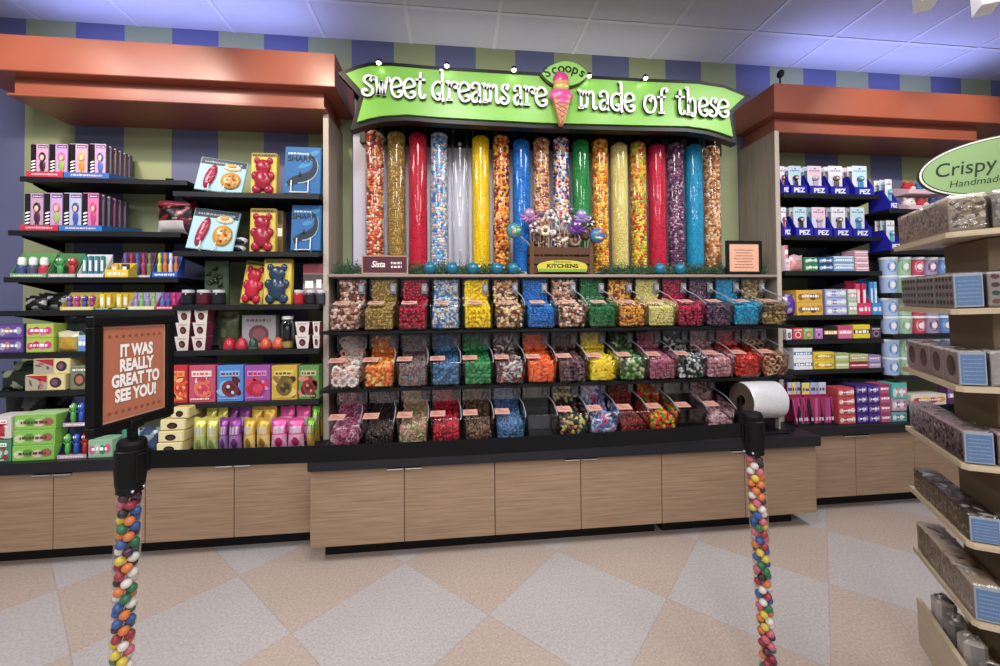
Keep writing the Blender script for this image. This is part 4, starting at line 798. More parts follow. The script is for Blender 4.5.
for k, (a, c) in enumerate([(178, 191), (193, 207), (209, 222)]):
    X0, X1 = XX(a, 296, Y), XX(c, 296, Y); r = (X1-X0)/2; t = thing('candy_jar', 'small dark candy jar with a pale lid, ' + ('first from the poster frame', 'middle of three', 'in front of the insect card')[k], 'jar', ((X0+X1)/2, Y+r+.0, z), 0, 'dark candy jars')
    b = MB(); b.lathe([(0, 0), (r*.9, 0), (r, .01), (r, .062), (r*.85, .072)], C(['#1c2028', '#5c1c2c', '#20242c'][k]), 16); b.obj('body', 'gloss', t); b = MB(); b.lathe([(r*.85, .072), (r*.9, .074), (r*.9, .09), (0, .093)], C('#c8ccd2'), 16); b.obj('lid', 'plastic', t)
gummy_card('tilted yellow card with a bright red gummy bear', XX(233, 280, Y), XX(256, 280, Y), Y+.06, z+.004, (Z_at(250, 259, Y)-z)*.98, '#d02440', 'tilted bear cards', .13)
gummy_card('yellow card with a navy blue gummy bear', XX(262, 280, Y), XX(290, 280, Y), Y, z, Z_at(276, 258, Y)-z, '#26405c', 'navy bear cards')
carton('candy_box', 'speckled red and grey box at the back beside the upright', 'box', XX(303, 280, Y+.08), XX(325, 280, Y+.08), Y+.08, z, Z_at(312, 264, Y+.08)-z, .05, '#8c7c78', ['#6c2c38', '#a09490', '#5c4c4c', '#94404c'], 9, style=3)
for k, (a, c, col) in enumerate([(292, 302, '#b82434'), (304, 314, '#2c2430'), (315, 324, '#3c3c44')]):
    X0, X1 = XX(a, 296, Y), XX(c, 296, Y); r = (X1-X0)/2; t = thing('candy_jar', ('small red candy jar by the navy bear card', 'small plum black candy jar next to a red jar', 'small grey candy jar against the upright')[k], 'jar', ((X0+X1)/2, Y+r, z), 0, 'small candy jars by the upright')
    b = MB(); b.lathe([(0, 0), (r*.9, 0), (r, .008), (r, .06), (r*.85, .07)], C(col), 14); b.obj('body', 'gloss', t); b = MB(); b.lathe([(r*.85, .07), (r*.88, .072), (r*.88, .088), (0, .09)], C('#d0ccd2'), 14); b.obj('lid', 'plastic', t)
# fourth row: trapezoid cups
z, Y = S['R4']; Y += .02
def cup(label, X0, X1, Y, z, h, group):
    w = (X1-X0)/2; b = MB(); c = C('#d9d0ca'); q = .74
    b.add([(-w*q, .006, 0), (w*q, .006, 0), (w*q, .07, 0), (-w*q, .07, 0), (-w, 0, h), (w, 0, h), (w, .08, h), (-w, .08, h)], [(0, 3, 2, 1), (0, 1, 5, 4), (1, 2, 6, 5), (2, 3, 7, 6), (3, 0, 4, 7), (4, 5, 6, 7)], c)
    k = len(b.c); b.c[k-4] = C('#7c2c3c'); b.c[k-2] = C('#7c2c3c')
    n0 = len(b.v); b.fe(0, h*.45, w*.44, h*.27, C('#3c1a20'), 3); b.fe(-w*.05, h*.42, w*.25, h*.16, C('#7c3c3c'), 4); squig(b, -w*.6, w*.6, h*.82, h*.06, C('#8c5c5c'), 3, 2)
    b.v[n0:] = [(x, y+.006*(1-zz/h), zz) for x, y, zz in b.v[n0:]]
    tag(b.obj('candy_cup', 'card', None, ((X0+X1)/2, Y, z)), label, 'candy cup', group)
hh = (Z_at(190, 309, Y)-z)/3; cnm = ['bottom', 'middle', 'top']
for j, (a, c) in enumerate([(174.5, 189), (191.5, 206)]):
    for k in range(3): cup('cream candy cup, %s of the stack %s' % (cnm[k], ('nearer the poster', 'nearer the olive bag')[j]), XX(a+k, 330, Y), XX(c+k, 330, Y), Y, z+k*(hh+.0008), hh, 'cream candy cups by the poster')
hh = (Z_at(300, 322, Y)-z)/2
for j, (a, c) in enumerate([(295, 309.5), (312.5, 325)]):
    for k in range(2): cup('cream candy cup, %s of the stack %s' % (cnm[k if k == 0 else 2], ('beside the clear jar', 'against the upright')[j]), XX(a, 335, Y), min(XX(c, 335, Y), -.834), Y, z+k*(hh+.0008), hh, 'cream candy cups by the upright')
pouch('candy_bag', 'olive green candy bag behind the red gummy domes', 'bag', XX(227, 335, Y+.08), Y+.085, z, .12, Z_at(227, 312, Y+.08)-z, .04, lambda u, v: C('#4c5438') if blot(u, v, 7) < 0.6 else C('#6c7450'), 23)
carton('candy_box', 'silver grey box with a maroon mandala picture', 'box', XX(241, 335, Y+.08), XX(275, 335, Y+.08), Y+.09, z, Z_at(258, 315, Y+.08)-z, .06, '#a8a8ae', ['#a4a4ac', '#7c3c4c', '#b4b0b4', '#8c5460'], 11, style=2, title='#6c5c64')
t = thing('candy_jar', 'clear jar with a dark figure and yellow base', 'jar', (XX(287, 335, Y+.04), Y+.05, z)); b = MB(); b.lathe([(0, 0), (.036, 0), (.038, .01), (.038, .15), (.028, .17), (.028, .18), (0, .182)], None, 18); b.obj('glass', 'acrylic', t)
b = MB(); b.lathe([(0, .004), (.033, .004), (.033, .04), (0, .045)], C('#c8b054'), 16); b.ell((0, 0, .095), (.022, .022, .055), C('#1c2224'), 2); b.obj('candy_figure', 'gloss', t); b = MB(); b.lathe([(.03, .178), (.032, .18), (.032, .198), (0, .2)], C('#d8dce0'), 16); b.obj('lid', 'plastic', t)
for k, (a, c, col, nm) in enumerate([(220, 232.5, '#c4203c', 'red gummy dome nearest the cream cups'), (233, 245, '#cc2840', 'red gummy dome next to the green one'), (246, 256, '#2c4c3c', 'dark green gummy dome'), (257, 269.5, '#d0502c', 'orange gummy dome next to the green one'), (270, 282, '#d8582c', 'orange gummy dome next to the clear jar')]):
    X0, X1 = XX(a, 342, Y), XX(c, 342, Y); r = (X1-X0)/2; t = thing('gummy_dome', nm + ' on the shelf', 'gummy', ((X0+X1)/2, Y+r, z), 0, 'gummy domes'); b = MB(); b.lathe([(r*.96*math.cos(u), .012+.058*math.sin(u)) for u in np.linspace(0, PI/2, 7)], C(col), 18); b.obj('gummy', 'gloss', t); b = MB(); b.lathe([(0, 0), (r, 0), (r, .012), (r*.9, .014)], C('#8c3038' if k != 2 else '#3c5c4c'), 18); b.obj('cup', 'plastic', t)
# fifth row: six gummy cartons
z, Y = S['R5']; Y += .012
for a, c, base, pal, nm in [(171, 187, '#c82c38', ['#e8542c', '#e89058', '#c83030', '#f0b070'], 'red carton with an orange swirl gummy'), (189, 215, '#c84c6c', ['#e06c58', '#e8dce0', '#c8345c', '#e8845c'], 'pink and white carton with a salmon gummy'),
    (217, 243, '#4c88d4', ['#7c2c34', '#84b4e4', '#5c1c24', '#a8c8ec'], 'blue carton with a dark red gummy'), (244.5, 270, '#9c4ca4', ['#b8203c', '#c884cc', '#d83850', '#a83c8c'], 'purple carton with a red gummy'), (271.5, 297, '#c8a434', ['#6c5424', '#d8c060', '#3c3018', '#8c6c2c'], 'yellow carton with a brown gummy'), (298.5, 325, '#5c8c44', ['#8c2c2c', '#a8b88c', '#4c1c20', '#cc7c64'], 'green carton with a dark cherry gummy')]:
    carton('gummy_carton', nm, 'carton', XX(a, 385, Y), min(XX(c, 385, Y), -.836), Y, z, Z_at((a+c)/2, 365.5, Y)-z, .09, base, pal, int(a), 'gummy cartons', style=0, title=pal[1])
# counter
z, Y = S['CL']; Y += .03
hh = (Z_at(170, 409, Y)-z)/4
for k in range(4):
    a, c = [(156, 182), (157, 183), (158.5, 184), (169, 187)][k]; X0, X1 = XX(a, 430, Y), XX(c, 430, Y); w = (X1-X0)/2; t = thing('window_box', 'cream yellow box with an oval window, %s of four' % ('lowest', 'second', 'third', 'top')[k], 'box', ((X0+X1)/2, Y+.004*k, z+k*(hh+.0012)), 0, 'cream window boxes')
    b = MB(); b.cbox(-w, w, 0, .22, 0, hh, .006, C('#d9c887'), C('#d2c05c')); b.fr(-w*.9, w*.9, hh*.12, hh*.88, C('#e4d8a8'), 1); b.obj('carton', 'card', t); b = MB(); b.fe(0, hh*.45, w*.42, hh*.28, C('#1e1410'), 3); b.fe(0, hh*.42, w*.28, hh*.16, C('#4c2c1c'), 4); b.obj('window', 'gloss', t)
def lolbag(base, mid, c3):
    def f(u, v):
        if v > .80: return C(base)
        if .52 < v < .72 and .15 < u < .85: return C('#c8c4d4') if int(u*8) % 2 else C(mid)
        if v < .40 and ((u-.5)**2*3+(v-.2)**2*5) < .16: return C(c3)
        return C(base) if v > .45 else C(mid)
    return f
cols5 = [('yellow green', '#d8d05c', '#b4c07c', '#7c9c3c', [(191.5, 204), (204.5, 216)]), ('purple', '#8c3c94', '#a874b0', '#5c2c7c', [(217, 226), (227, 240)]), ('golden yellow', '#d8a834', '#e0c470', '#a8742c', [(240.5, 253), (253.5, 268)]), ('hot pink', '#e04c94', '#e8a4c8', '#b01c5c', [(270, 286), (286.5, 303)]), ('lime and orange', '#74b834', '#c8b04c', '#e08c3c', [(305, 312), (312.5, 323)])]
for nm, c1, c2, c3, pxs in cols5:
    for j, (a, c) in enumerate(pxs):
        for dpt in range(3):
            Yb = Y+.01+.095*dpt; X0, X1 = XX(a, 435, Y+.01), min(XX(c, 435, Y+.01), -.856); w = X1-X0; x = (X0+X1)/2+.004*dpt
            pouch('lollipop_bag', '%s lollipop bag %s in %s column' % (nm, ('at the front', 'in the middle', 'at the back')[dpt], ('its first', 'its second')[j]), 'bag', x, Yb, z, w*.97, Z_at((a+c)/2, 419, Y)-z+.045*dpt, .05, lolbag(c1, c2, c3), j+dpt*3+len(nm), 'lollipop bags', tilt=-.05+.03*((j+dpt) % 3), rz=(.12, -.10, .06, -.14)[(j*2+dpt+len(nm)) % 4])

# ------------------------------------------------------------------ blue dispenser bay
def disp_tray(label, X0, X1, Y, z, group):
    w = (X1-X0)/2; t = thing('dispenser_tray', label, 'tray', ((X0+X1)/2, Y, z), 0, group); c = C('#1f22b4'); b = MB(); d = .15; hb = .15
    b.box(-w, w, 0, d, 0, .004, c); b.box(-w, w, 0, .004, .004, .058, c); b.box(-w, w, d-.004, d, .004, hb, c)
    for sx in (-1, 1): b.prismx([(.004, .004), (d-.004, .004), (d-.004, hb), (.05, hb), (.004, .058)], sx*w-(.003 if sx > 0 else 0), sx*w+(0 if sx > 0 else .003), c)
    b.obj('box', 'card', t); b = MB(); b.ft('PEZ', 0, .010, .044, WHITE, 1, bold=.035, sx=min(1.15, 2*w/.095)); b.obj('lettering', 'card', t)
def disp_pack(label, X, Y, z, w, h, top, fig, group):
    b = MB(); b.cbox(-w/2, w/2, 0, .006, 0, h, .002, C('#d4d8ec')); b.fr(-w*.47, w*.47, h*.66, h*.97, C(top), 1); squig(b, -w*.4, w*.4, h*.8, h*.06, C('#8890b8'), 2, int(X*50)); b.fe(0, h*.9, w*.08, h*.02, C('#50548c'), 3)
    o = b.obj('dispenser_pack', 'gloss', None, (X, Y, z)); tag(o, label, 'candy dispenser', group)
    b = MB(); b.cbox(-w*.16, w*.16, -.014, -.001, h*.08, h*.46, .004, C(fig)); b.ell((0, -.008, h*.56), (w*.24, .014, h*.10), C(fig), 2); b.ell((0, -.019, h*.55), (w*.14, .006, h*.05), C('#e8c8b0'), 1); b.obj('dispenser', 'gloss', o)
TP = ['#ece8f0', '#b8dcec', '#f0ecec', '#f0c4dc', '#a8d8e4', '#e4e4f0']; FG = ['#3c3444', '#3c8cc0', '#5c4c50', '#c8a8c8', '#4cb0c8', '#b84860', '#6c5c58', '#8c6ca0']
NUM = ['first', 'second', 'third', 'fourth', 'fifth']
for sk, pxs, nmr in (('A1', [(774, 790), (792, 808), (811, 829), (832, 850), (856, 875)], 'upper'), ('A2', [(775, 791), (796, 813), (814.5, 832), (834, 852), (853.5, 871.5)], 'lower'), ('B1', [(884, 899)], 'offset upper'), ('B2', [(885, 901)], 'offset lower')):
    z, Y = S[sk]; Y += .01
    for i, (a, c) in enumerate(pxs):
        yy = 225 if sk[0] == 'A' else 235; X0, X1 = max(XX(a, yy, Y), 2.30), XX(c, yy, Y)
        if sk[0] == 'B': X0 = max(X0, 3.07)
        pos = ('%s from the upright, %s row' % (NUM[i], nmr)) if sk[0] == 'A' else 'by the plush heads, %s row' % nmr
        disp_tray('bright blue dispenser tray with white lettering, ' + pos, X0, X1, Y, z, 'blue dispenser trays')
        ht = Z_at((a+c)/2, (165 if sk == 'A1' else 206 if sk == 'A2' else 178 if sk == 'B1' else 219), Y+.05)-z-.006
        for j in range(3):
            disp_pack('%s dispenser pack in the blue tray %s' % (('front', 'middle', 'rear')[j], pos), (X0+X1)/2+(-.002+.002*j), Y+.032+.04*j, z+.005, (X1-X0)*.78, ht*(.94+.03*j), TP[(i*2+j+len(nmr)) % 6], FG[(i*3+j+len(nmr)) % 8], 'dispenser packs')
z, Y = S['B1']
for k in range(6):
    X = 3.28+.105*(k % 3); zz = z+.004+.115*(k // 3); c = ['#e8e0e4', '#c83c50', '#3c5ca8', '#c8303c', '#4c78b8', '#f0ecec'][k]
    if k % 3 == 0: tray('pink tray of plush heads, %s of two tiers' % ('lower', 'upper')[k//3], 3.225, 3.55, Y+.01, z+.115*(k // 3), .11, .03, '#e4c0cc', 'plush trays')
    b = MB(); b.ell((0, 0, .045), (.042, .038, .042), C(c), 3); b.ell((0, -.034, .038), (.02, .01, .014), C('#f4e4dc'), 2)
    for sx in (-1, 1): b.ell((sx*.028, 0, .082), (.014, .01, .014), C(c), 2); b.ell((sx*.015, -.036, .055), (.004, .003, .005), BLACK, 1)
    tag(b.obj('plush_head', 'plush', None, (X, Y+.06, zz)), '%s plush head in the %s pink tray' % (['white', 'rose red', 'navy blue', 'bright red', 'sky blue', 'snow white'][k], ('lower', 'upper')[k//3]), 'plush toy', 'plush heads')
# third shelf
z, Y = S['A3']; Y += .01
def bx(name, label, cat, px0, px1, pt, py, base, pal, style=1, d=.1, n=1, group=None, zz=None, yy=0, nm=('bottom', 'second', 'third', 'top')):
    zb = z if zz is None else zz; X0, X1 = max(XX(px0, py, Y+yy), 2.30), XX(px1, py, Y+yy); h = (Z_at((px0+px1)/2, pt, Y+yy)-zb)/n
    nn = {1: [''], 2: ['bottom', 'top'], 3: ['bottom', 'middle', 'top'], 4: ['bottom', 'second', 'third', 'top'], 5: ['bottom', 'second', 'third', 'fourth', 'top']}[n]
    for k in range(n): carton(name, label + (', %s of the stack' % nn[k] if n > 1 else ''), cat, X0, X1, Y+yy+.002*k, zb+k*h, h-.001, d, base, pal, int(px0)+k, group, style=style)
bx('gum_box', 'pink and white candy box against the wood upright', 'candy box', 776, 790, 258, 265, '#d8c4d0', ['#e0b8c8', '#a89cc8', '#e8d4d8', '#d88ca4'], 0)
bx('gum_box', 'small pink and white box on the box against the upright', 'candy box', 777, 788, 245, 252, '#e8d0d4', ['#d87c94', '#f0dce0', '#c85c7c'], 3, zz=z+.085)
pouch('candy_bag', 'leaning pale pink candy bag on the gum shelf', 'bag', XX(798, 262, Y), Y, z, .10, .115, .04, lambda u, v: C('#e89c9c') if v < .7 else C('#e8b8c8'), 31)
bx('gum_pack', 'green and white gum pack', 'gum', 805, 818, 257, 264, '#3c8c58', ['#2c7c4c', '#c8dcd0', '#e0ece4', '#5ca878'], 1, n=2, group='green gum packs')
bx('gum_pack', 'blue and white gum pack', 'gum', 819, 833, 257, 264, '#2c5c94', ['#24508c', '#a8c4dc', '#e0e8f0', '#4c80b4'], 1, n=2, group='blue gum packs')
bx('gum_pack', 'light blue striped gum pack', 'gum', 834, 854, 256, 264, '#7cacd4', ['#6c9cd0', '#b4d0e8', '#88b0dc', '#d0e0f0'], 3, n=2, group='light blue gum packs')
bx('gum_pack', 'pink and white gum pack', 'gum', 855.5, 869, 250, 262, '#dca0b4', ['#e8c8d4', '#c8708c', '#f0e0e4', '#d88ca4'], 3, n=4, group='pink gum packs')
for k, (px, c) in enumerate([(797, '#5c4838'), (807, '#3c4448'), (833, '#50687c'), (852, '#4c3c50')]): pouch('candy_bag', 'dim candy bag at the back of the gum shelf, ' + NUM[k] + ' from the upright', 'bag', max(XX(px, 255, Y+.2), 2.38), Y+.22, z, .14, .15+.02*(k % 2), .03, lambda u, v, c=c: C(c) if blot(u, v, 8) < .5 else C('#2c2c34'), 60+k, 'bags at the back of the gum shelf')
# fourth shelf
z, Y = S['A4']; Y += .01
pouch('candy_bag', 'violet and white candy bag leaning on the yellow cookie boxes', 'bag', max(XX(789, 304, Y), 2.36), Y+.01, z, .10, .15, .06, lambda u, v: C('#5c3cb0') if blot(u, v, 11) < 0.6 else C('#c0b4e0'), 33)
bx('cookie_box', 'yellow cookie box with a brown centre', 'cookie box', 797, 823, 290, 303, '#e0b03c', ['#dca83c', '#8c6434', '#c89454', '#6c4424', '#b8843c'], 1, n=2, group='yellow cookie boxes', d=.13)
bx('candy_pack', 'pale blue and white candy pack', 'candy pack', 826, 847, 289, 303, '#9ca8dc', ['#b4bce4', '#e8ecf8', '#7c88c8', '#d0d8f0'], 1, n=3, group='pale blue candy packs', d=.12)
bx('candy_pack', 'green and pink candy pack', 'candy pack', 848.5, 857, 289, 303, '#a8c4a8', ['#b8d0b0', '#d8a4b4', '#e0e8dc'], 3, n=2, group='green and pink candy packs')
toy_tray('hot pink tray of tall pink and red sticks', 858, 871.5, 280, 315, Y, z, '#e0305c', ['#e83c6c', '#d02c54'], 'stick', 'candy_stick', '#e4386c', liph=.085, d=.10, group='tall stick trays')
toy_tray('sky blue tray of tall blue sticks', 872.5, 882, 278, 315, Y, z, '#3c8cdc', ['#3c94e0', '#68b0ec'], 'stick', 'candy_stick', '#4090dc', liph=.085, d=.10, group='tall stick trays')
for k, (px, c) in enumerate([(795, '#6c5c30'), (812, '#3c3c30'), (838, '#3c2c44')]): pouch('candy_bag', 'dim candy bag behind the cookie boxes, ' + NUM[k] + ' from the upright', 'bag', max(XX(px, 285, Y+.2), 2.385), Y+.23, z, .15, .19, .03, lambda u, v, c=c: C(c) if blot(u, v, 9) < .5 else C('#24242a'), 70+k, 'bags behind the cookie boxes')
# fifth shelf
z, Y = S['A5']; Y += .01
for a, c, pt, base, pal, st, nm in [(778, 792, 329, '#d8dade', ['#dcdce4', '#2c2c34', '#8c8c94'], 2, 'white and black theatre box'), (793, 803, 328, '#b83444', ['#d84c5c', '#e8c8cc', '#c02c3c'], 2, 'red and green theatre box'), (803.5, 813.5, 328, '#7cac54', ['#88b860', '#d84c6c', '#a8cc80'], 2, 'lime green theatre box'),
    (814.5, 823, 328, '#9c54a8', ['#b06cb8', '#e0b4dc', '#7c3c8c'], 2, 'violet theatre box'), (824, 837.5, 326, '#1c1a20', ['#201c20', '#e8b03c', '#241c20'], 3, 'black theatre box with gold print'), (838.5, 852.5, 325.5, '#e0608c', ['#e46c94', '#f0a8c0', '#d84878'], 3, 'rose pink theatre box'), (853.5, 870, 324.5, '#ecd028', ['#ecd42c', '#3c3424', '#ecd42c'], 3, 'bright yellow theatre box'), (871, 881, 327, '#50384c', ['#5c3c54', '#a888a0', '#402c3c'], 2, 'dark plum theatre box')]:
    bx('theatre_box', nm + ' on the narrow shelf', 'candy box', a, c, pt, 333, base, pal, st, group='small theatre boxes')
# sixth shelf
z, Y = S['A6']; Y += .01
bx('candy_box', 'white candy box with a blue stripe', 'candy box', 794, 812.5, 348, 360, '#dfe3ea', ['#e4e8f0', '#3c6cc0', '#e4e8f0'], 3, n=2, group='white candy boxes')
bx('candy_box', 'golden yellow candy box', 'candy box', 814, 834.5, 352, 362, '#e4c42c', ['#e8c82c', '#c89424', '#f0d860', '#d8a424'], 1, n=2, group='golden candy boxes')
bx('candy_box', 'pale lime candy box', 'candy box', 836, 849, 353, 362, '#bcc884', ['#c4d088', '#e0e4bc', '#a8b870'], 3, n=2, group='pale lime candy boxes')
bx('candy_box', 'crimson candy box under a lime one', 'candy box', 850, 868, 362, 365, '#b82440', ['#c02c48', '#e8a4b0', '#a81c38'], 3)
bx('candy_box', 'lime and pink candy box on the crimson one', 'candy box', 850, 868, 354, 358, '#a8bc6c', ['#b0c470', '#d88cA4', '#c8d498'], 3, zz=Z_at(859, 361.6, Y))
bx('candy_box', 'lilac and pink candy box', 'candy box', 869, 881, 355, 362, '#a894c8', ['#b4a4d4', '#d8a0c0', '#8c80c0'], 3, n=2, group='lilac candy boxes')
# counter
z, Y = S['CR']; Y += .03
for k, (a, c) in enumerate([(786, 811), (812, 837.5)]):
    X0, X1 = max(XX(a, 405, Y), 2.30), XX(c, 405, Y); w = (X1-X0)/2; hT = Z_at((a+c)/2, 384, Y)-z
    t = thing('wax_candy_box', 'counter box of pink and black wax candy strips, ' + ('next to the bag roll', 'next to the red candy stack')[k], 'candy box', ((X0+X1)/2, Y, z), 0, 'wax candy boxes')
    b = MB(); b.box(-w, w, 0, .12, 0, .005, C('#1c1c20')); b.box(-w, w, .115, .12, .005, hT*.95, C('#8c2048'))
    b.box(-w, w, 0, .003, .005, hT*.05, C('#1c1c20')); b.box(-w, w, .030, .033, .005, hT*.66, C('#a82c5c'))
    b.obj('box', 'card', t)
    for i in range(7):
        x = -w*.80+w*1.60*i/6; b = MB(); b.cbox(-w*.115, w*.115, 0, .014, 0, hT*.62, .004, C(['#b83c84', '#1c1c22', '#202028', '#c04c90', '#9c2c5c', '#1c1c24', '#a83c80'][(i+k*2) % 7])); b.fr(-w*.08, w*.08, hT*.08, hT*.16, C('#d8b4cc'), 1); b.xf(Matrix.Translation((x, .012, .006)) @ Matrix.Rotation((-.1, .12, .05)[i % 3], 4, 'Y') @ Matrix.Rotation(-.08, 4, 'X')); b.obj('wax_strip', 'gloss', t)
    for i in range(3):
        b = MB(); x = -w*.66+w*.66*i; b.cbox(-w*.3, w*.3, 0, .01, 0, hT*.30, .003, C(['#c8cce8', '#e8d46c', '#a8b4e0'][(i+k) % 3])); squig(b, -w*.25, w*.25, hT*.1, hT*.08, C('#5c3c7c'), 1, i+k); b.xf(Matrix.Translation((x, .078, hT*.68))); b.obj('header_card', 'card', t)
    b = MB(); b.cbox(-w*.97, w*.97, .066, .074, hT*.58, hT*.70, .002, C('#a82454')); b.obj('red_band', 'card', t)
bx('candy_pack', 'red and white candy pack', 'candy pack', 839, 855.5, 388, 404, '#c8444c', ['#d0545c', '#ecd0cc', '#b8343c', '#e0a4a4'], 1, n=4, group='red and white candy packs', d=.1)
bx('candy_pack', 'deep violet candy pack in the column next to the red packs', 'candy pack', 857, 868, 385, 402, '#3c2474', ['#4c3090', '#8c7cc8', '#34206c', '#c4b8e4'], 1, n=4, d=.1, group='violet candy packs')
bx('candy_pack', 'deep violet candy pack in the column next to the pink packs', 'candy pack', 869, 880, 385, 402, '#40287c', ['#503494', '#9484cc', '#38226c', '#d0b8e0'], 1, n=4, d=.1, group='violet candy packs')
bx('candy_pack', 'raspberry pink candy pack', 'candy pack', 881, 890.5, 384, 402, '#b44878', ['#c05c88', '#d890b0', '#a03868'], 3, n=4, group='raspberry candy packs', d=.1)
for k in range(3):
    zz = z+k*.075; bx('candy_pack', ('teal and white', 'pink and lilac', 'aqua')[k] + ' candy pack in the last stack before the treat stand', 'candy pack', 892, 907, 412-14.5*k, 412-14*k, ['#5c9ca0', '#b890b0', '#4cb0b0'][k], [['#68a8ac', '#d8e4e4', '#488890'], ['#c4a0bc', '#e8d4e0', '#a0789c'], ['#58bcb8', '#c8e4e0', '#d890a8']][k], 1, zz=zz, d=.1)
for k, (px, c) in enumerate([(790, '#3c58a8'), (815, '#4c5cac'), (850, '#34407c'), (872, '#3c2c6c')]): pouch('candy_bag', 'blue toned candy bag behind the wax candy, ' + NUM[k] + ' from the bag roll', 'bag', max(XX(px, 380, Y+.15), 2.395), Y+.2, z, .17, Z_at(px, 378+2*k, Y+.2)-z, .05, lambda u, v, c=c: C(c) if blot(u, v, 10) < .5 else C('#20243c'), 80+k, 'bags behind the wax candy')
# clear riser with bags, farther along the counter
b = MB(); X0, X1 = 3.16, 3.68; b.box(X0, X1, Y-.01, Y+.16, z+.10, z+.106, None); b.box(X0, X0+.005, Y-.01, Y+.16, z, z+.10, None); b.box(X1-.005, X1, Y-.01, Y+.16, z, z+.10, None); tag(b.obj('display_riser', 'acrylic'), 'clear acrylic riser on the counter behind the treat stand', 'riser')
carton('bean_box', 'white, red and yellow bean box on the clear riser', 'candy box', 3.18, 3.46, Y, z+.108, .075, .12, '#e0d8cc', ['#e4dcd0', '#d83c34', '#ecc83c', '#c82c3c', '#e8a03c'], 93, style=1, title='#f4f0ec')
pouch('candy_bag', 'yellow candy bag standing behind the bean box', 'bag', 3.25, Y+.145, z+.108, .20, .18, .03, lambda u, v: C('#e0a82c') if v > .4 else C('#c83c38'), 91)
carton('candy_box', 'long purple candy box on the clear riser', 'candy box', 3.47, 3.66, Y, z+.108, .12, .06, '#4c2458', ['#5c2c68', '#c8a0c8', '#8c4c94'], 92, style=3)
# candy tubs, two high on three shelves
TUB = [('sky blue', '#a4bce4', '#4c84d0'), ('mint green', '#9cc4a0', '#7ca488'), ('red', '#c8405c', '#e0a0ac'), ('plum', '#a090b8', '#7c3c64'), ('cornflower blue', '#5c88c8', '#8cb0e0'), ('tan', '#b49c8c', '#8c6c50')]
x0 = XX(884, 325, 2.56); pit = (XX(964, 325, 2.56)-x0)/6
for sk, nm in (('B3', 'upper'), ('B4', 'middle'), ('B5', 'lowest')):
    z, Y = S[sk]
    for i, (cn, c1, c2) in enumerate(TUB):
        for k in range(2):
            r = pit*.47; hT = .118; t = thing('candy_tub', '%s candy tub, %s of the pair on the %s tub shelf' % (cn, ('bottom', 'top')[k], nm), 'tub', (x0+pit*(i+.5), Y+.07, z+.001+k*(hT+.012)), 0, 'candy tubs')
            b = MB(); b.lathe([(0, 0), (r*.86, 0), (r*.88, .004), (r*.97, hT-.008)], C(c1), 20); b.xf(Matrix.Rotation(0, 4, 'Z'))
            n = 9; 
            for (rr, cc, off) in ((.62, c2, .0012), (.34, '#e8e4e8', .002)):
                vs = []
                for m_ in range(n*2): th = 2*PI*m_/(n*2); ax = -PI/2+.2*0+rr*math.cos(th)*.95; zz = hT*.5+rr*math.sin(th)*hT*.55; R0 = r*(.88+.09*zz/hT)+off; vs.append((R0*math.cos(ax-.35), R0*math.sin(ax-.35), zz))
                b.add(vs, [tuple(range(n*2))], C(cc))
            b.obj('body', 'card', t); b = MB(); b.lathe([(r*.97, hT-.008), (r*1.02, hT-.007), (r*1.02, hT+.008), (r*.9, hT+.0095), (0, hT+.0095)], C('#dfeaf0'), 20); b.obj('lid', 'gloss', t)

# ------------------------------------------------------------------ bag roll at the end of the counter
zc, yc, R0, xa, xb = .786, 2.43, .118, 1.845, 2.085
t = thing('bag_roll', 'big white roll of plastic bags on a black holder at the counter end', 'bag roll', ((xa+xb)/2, yc, zc))
M = Matrix.Rotation(-PI/2, 4, 'Y'); hw = (xb-xa)/2
b = MB(); q = R_(3); n = 40; prof = [(R0-.004, -hw), (R0, -hw+.005), (R0+.001, 0), (R0, hw-.006), (R0-.005, hw)]
b.lathe(prof, C('#e9eaf0'), n); b.v = [(x*(1+.012*math.sin(7*math.atan2(y, x)+z*20)), y*(1+.012*math.sin(7*math.atan2(y, x)+z*20)), z) for x, y, z in b.v]; b.xf(M); b.obj('film', 'foil', t)
b = MB(); 
for sz in (hw-.001, -hw+.001): b.lathe([(.042, sz), (R0-.003, sz)], C('#57483f'), n)
b.lathe([(.042, -hw), (.036, -hw), (.036, hw), (.042, hw), (.042, -hw)], C('#6c5848'), 24); b.xf(M); b.obj('roll_core', 'matte', t)
t = thing('roll_holder', 'black metal stand holding the white bag roll', 'holder', ((xa+xb)/2, yc, .582)); ox = 0
b = MB(); b.cbox(-hw-.035, hw+.03, -.08, .12, 0, .012, .003, BLACK); b.obj('base', 'black', t)
for sx in (-1, 1): b = MB(); b.cbox(sx*(hw+.016)-.004, sx*(hw+.016)+.004, -.018, .018, .0121, zc-.582+.02, .002, C('#b8b8bc') if sx > 0 else BLACK); b.obj('upright', 'plastic', t)
b = MB(); b.tube([(-hw-.02, 0, zc-.582), (hw+.02, 0, zc-.582)], .014, C('#2a2a2e'), 12); b.obj('axle', 'metal', t)
b = MB(); b.tube([(hw+.012, -.08, .02), (hw+.10, -.03, .01), (hw+.12, .0, .006)], .004, BLACK, 6); b.obj('cutter_wire', 'black', t)

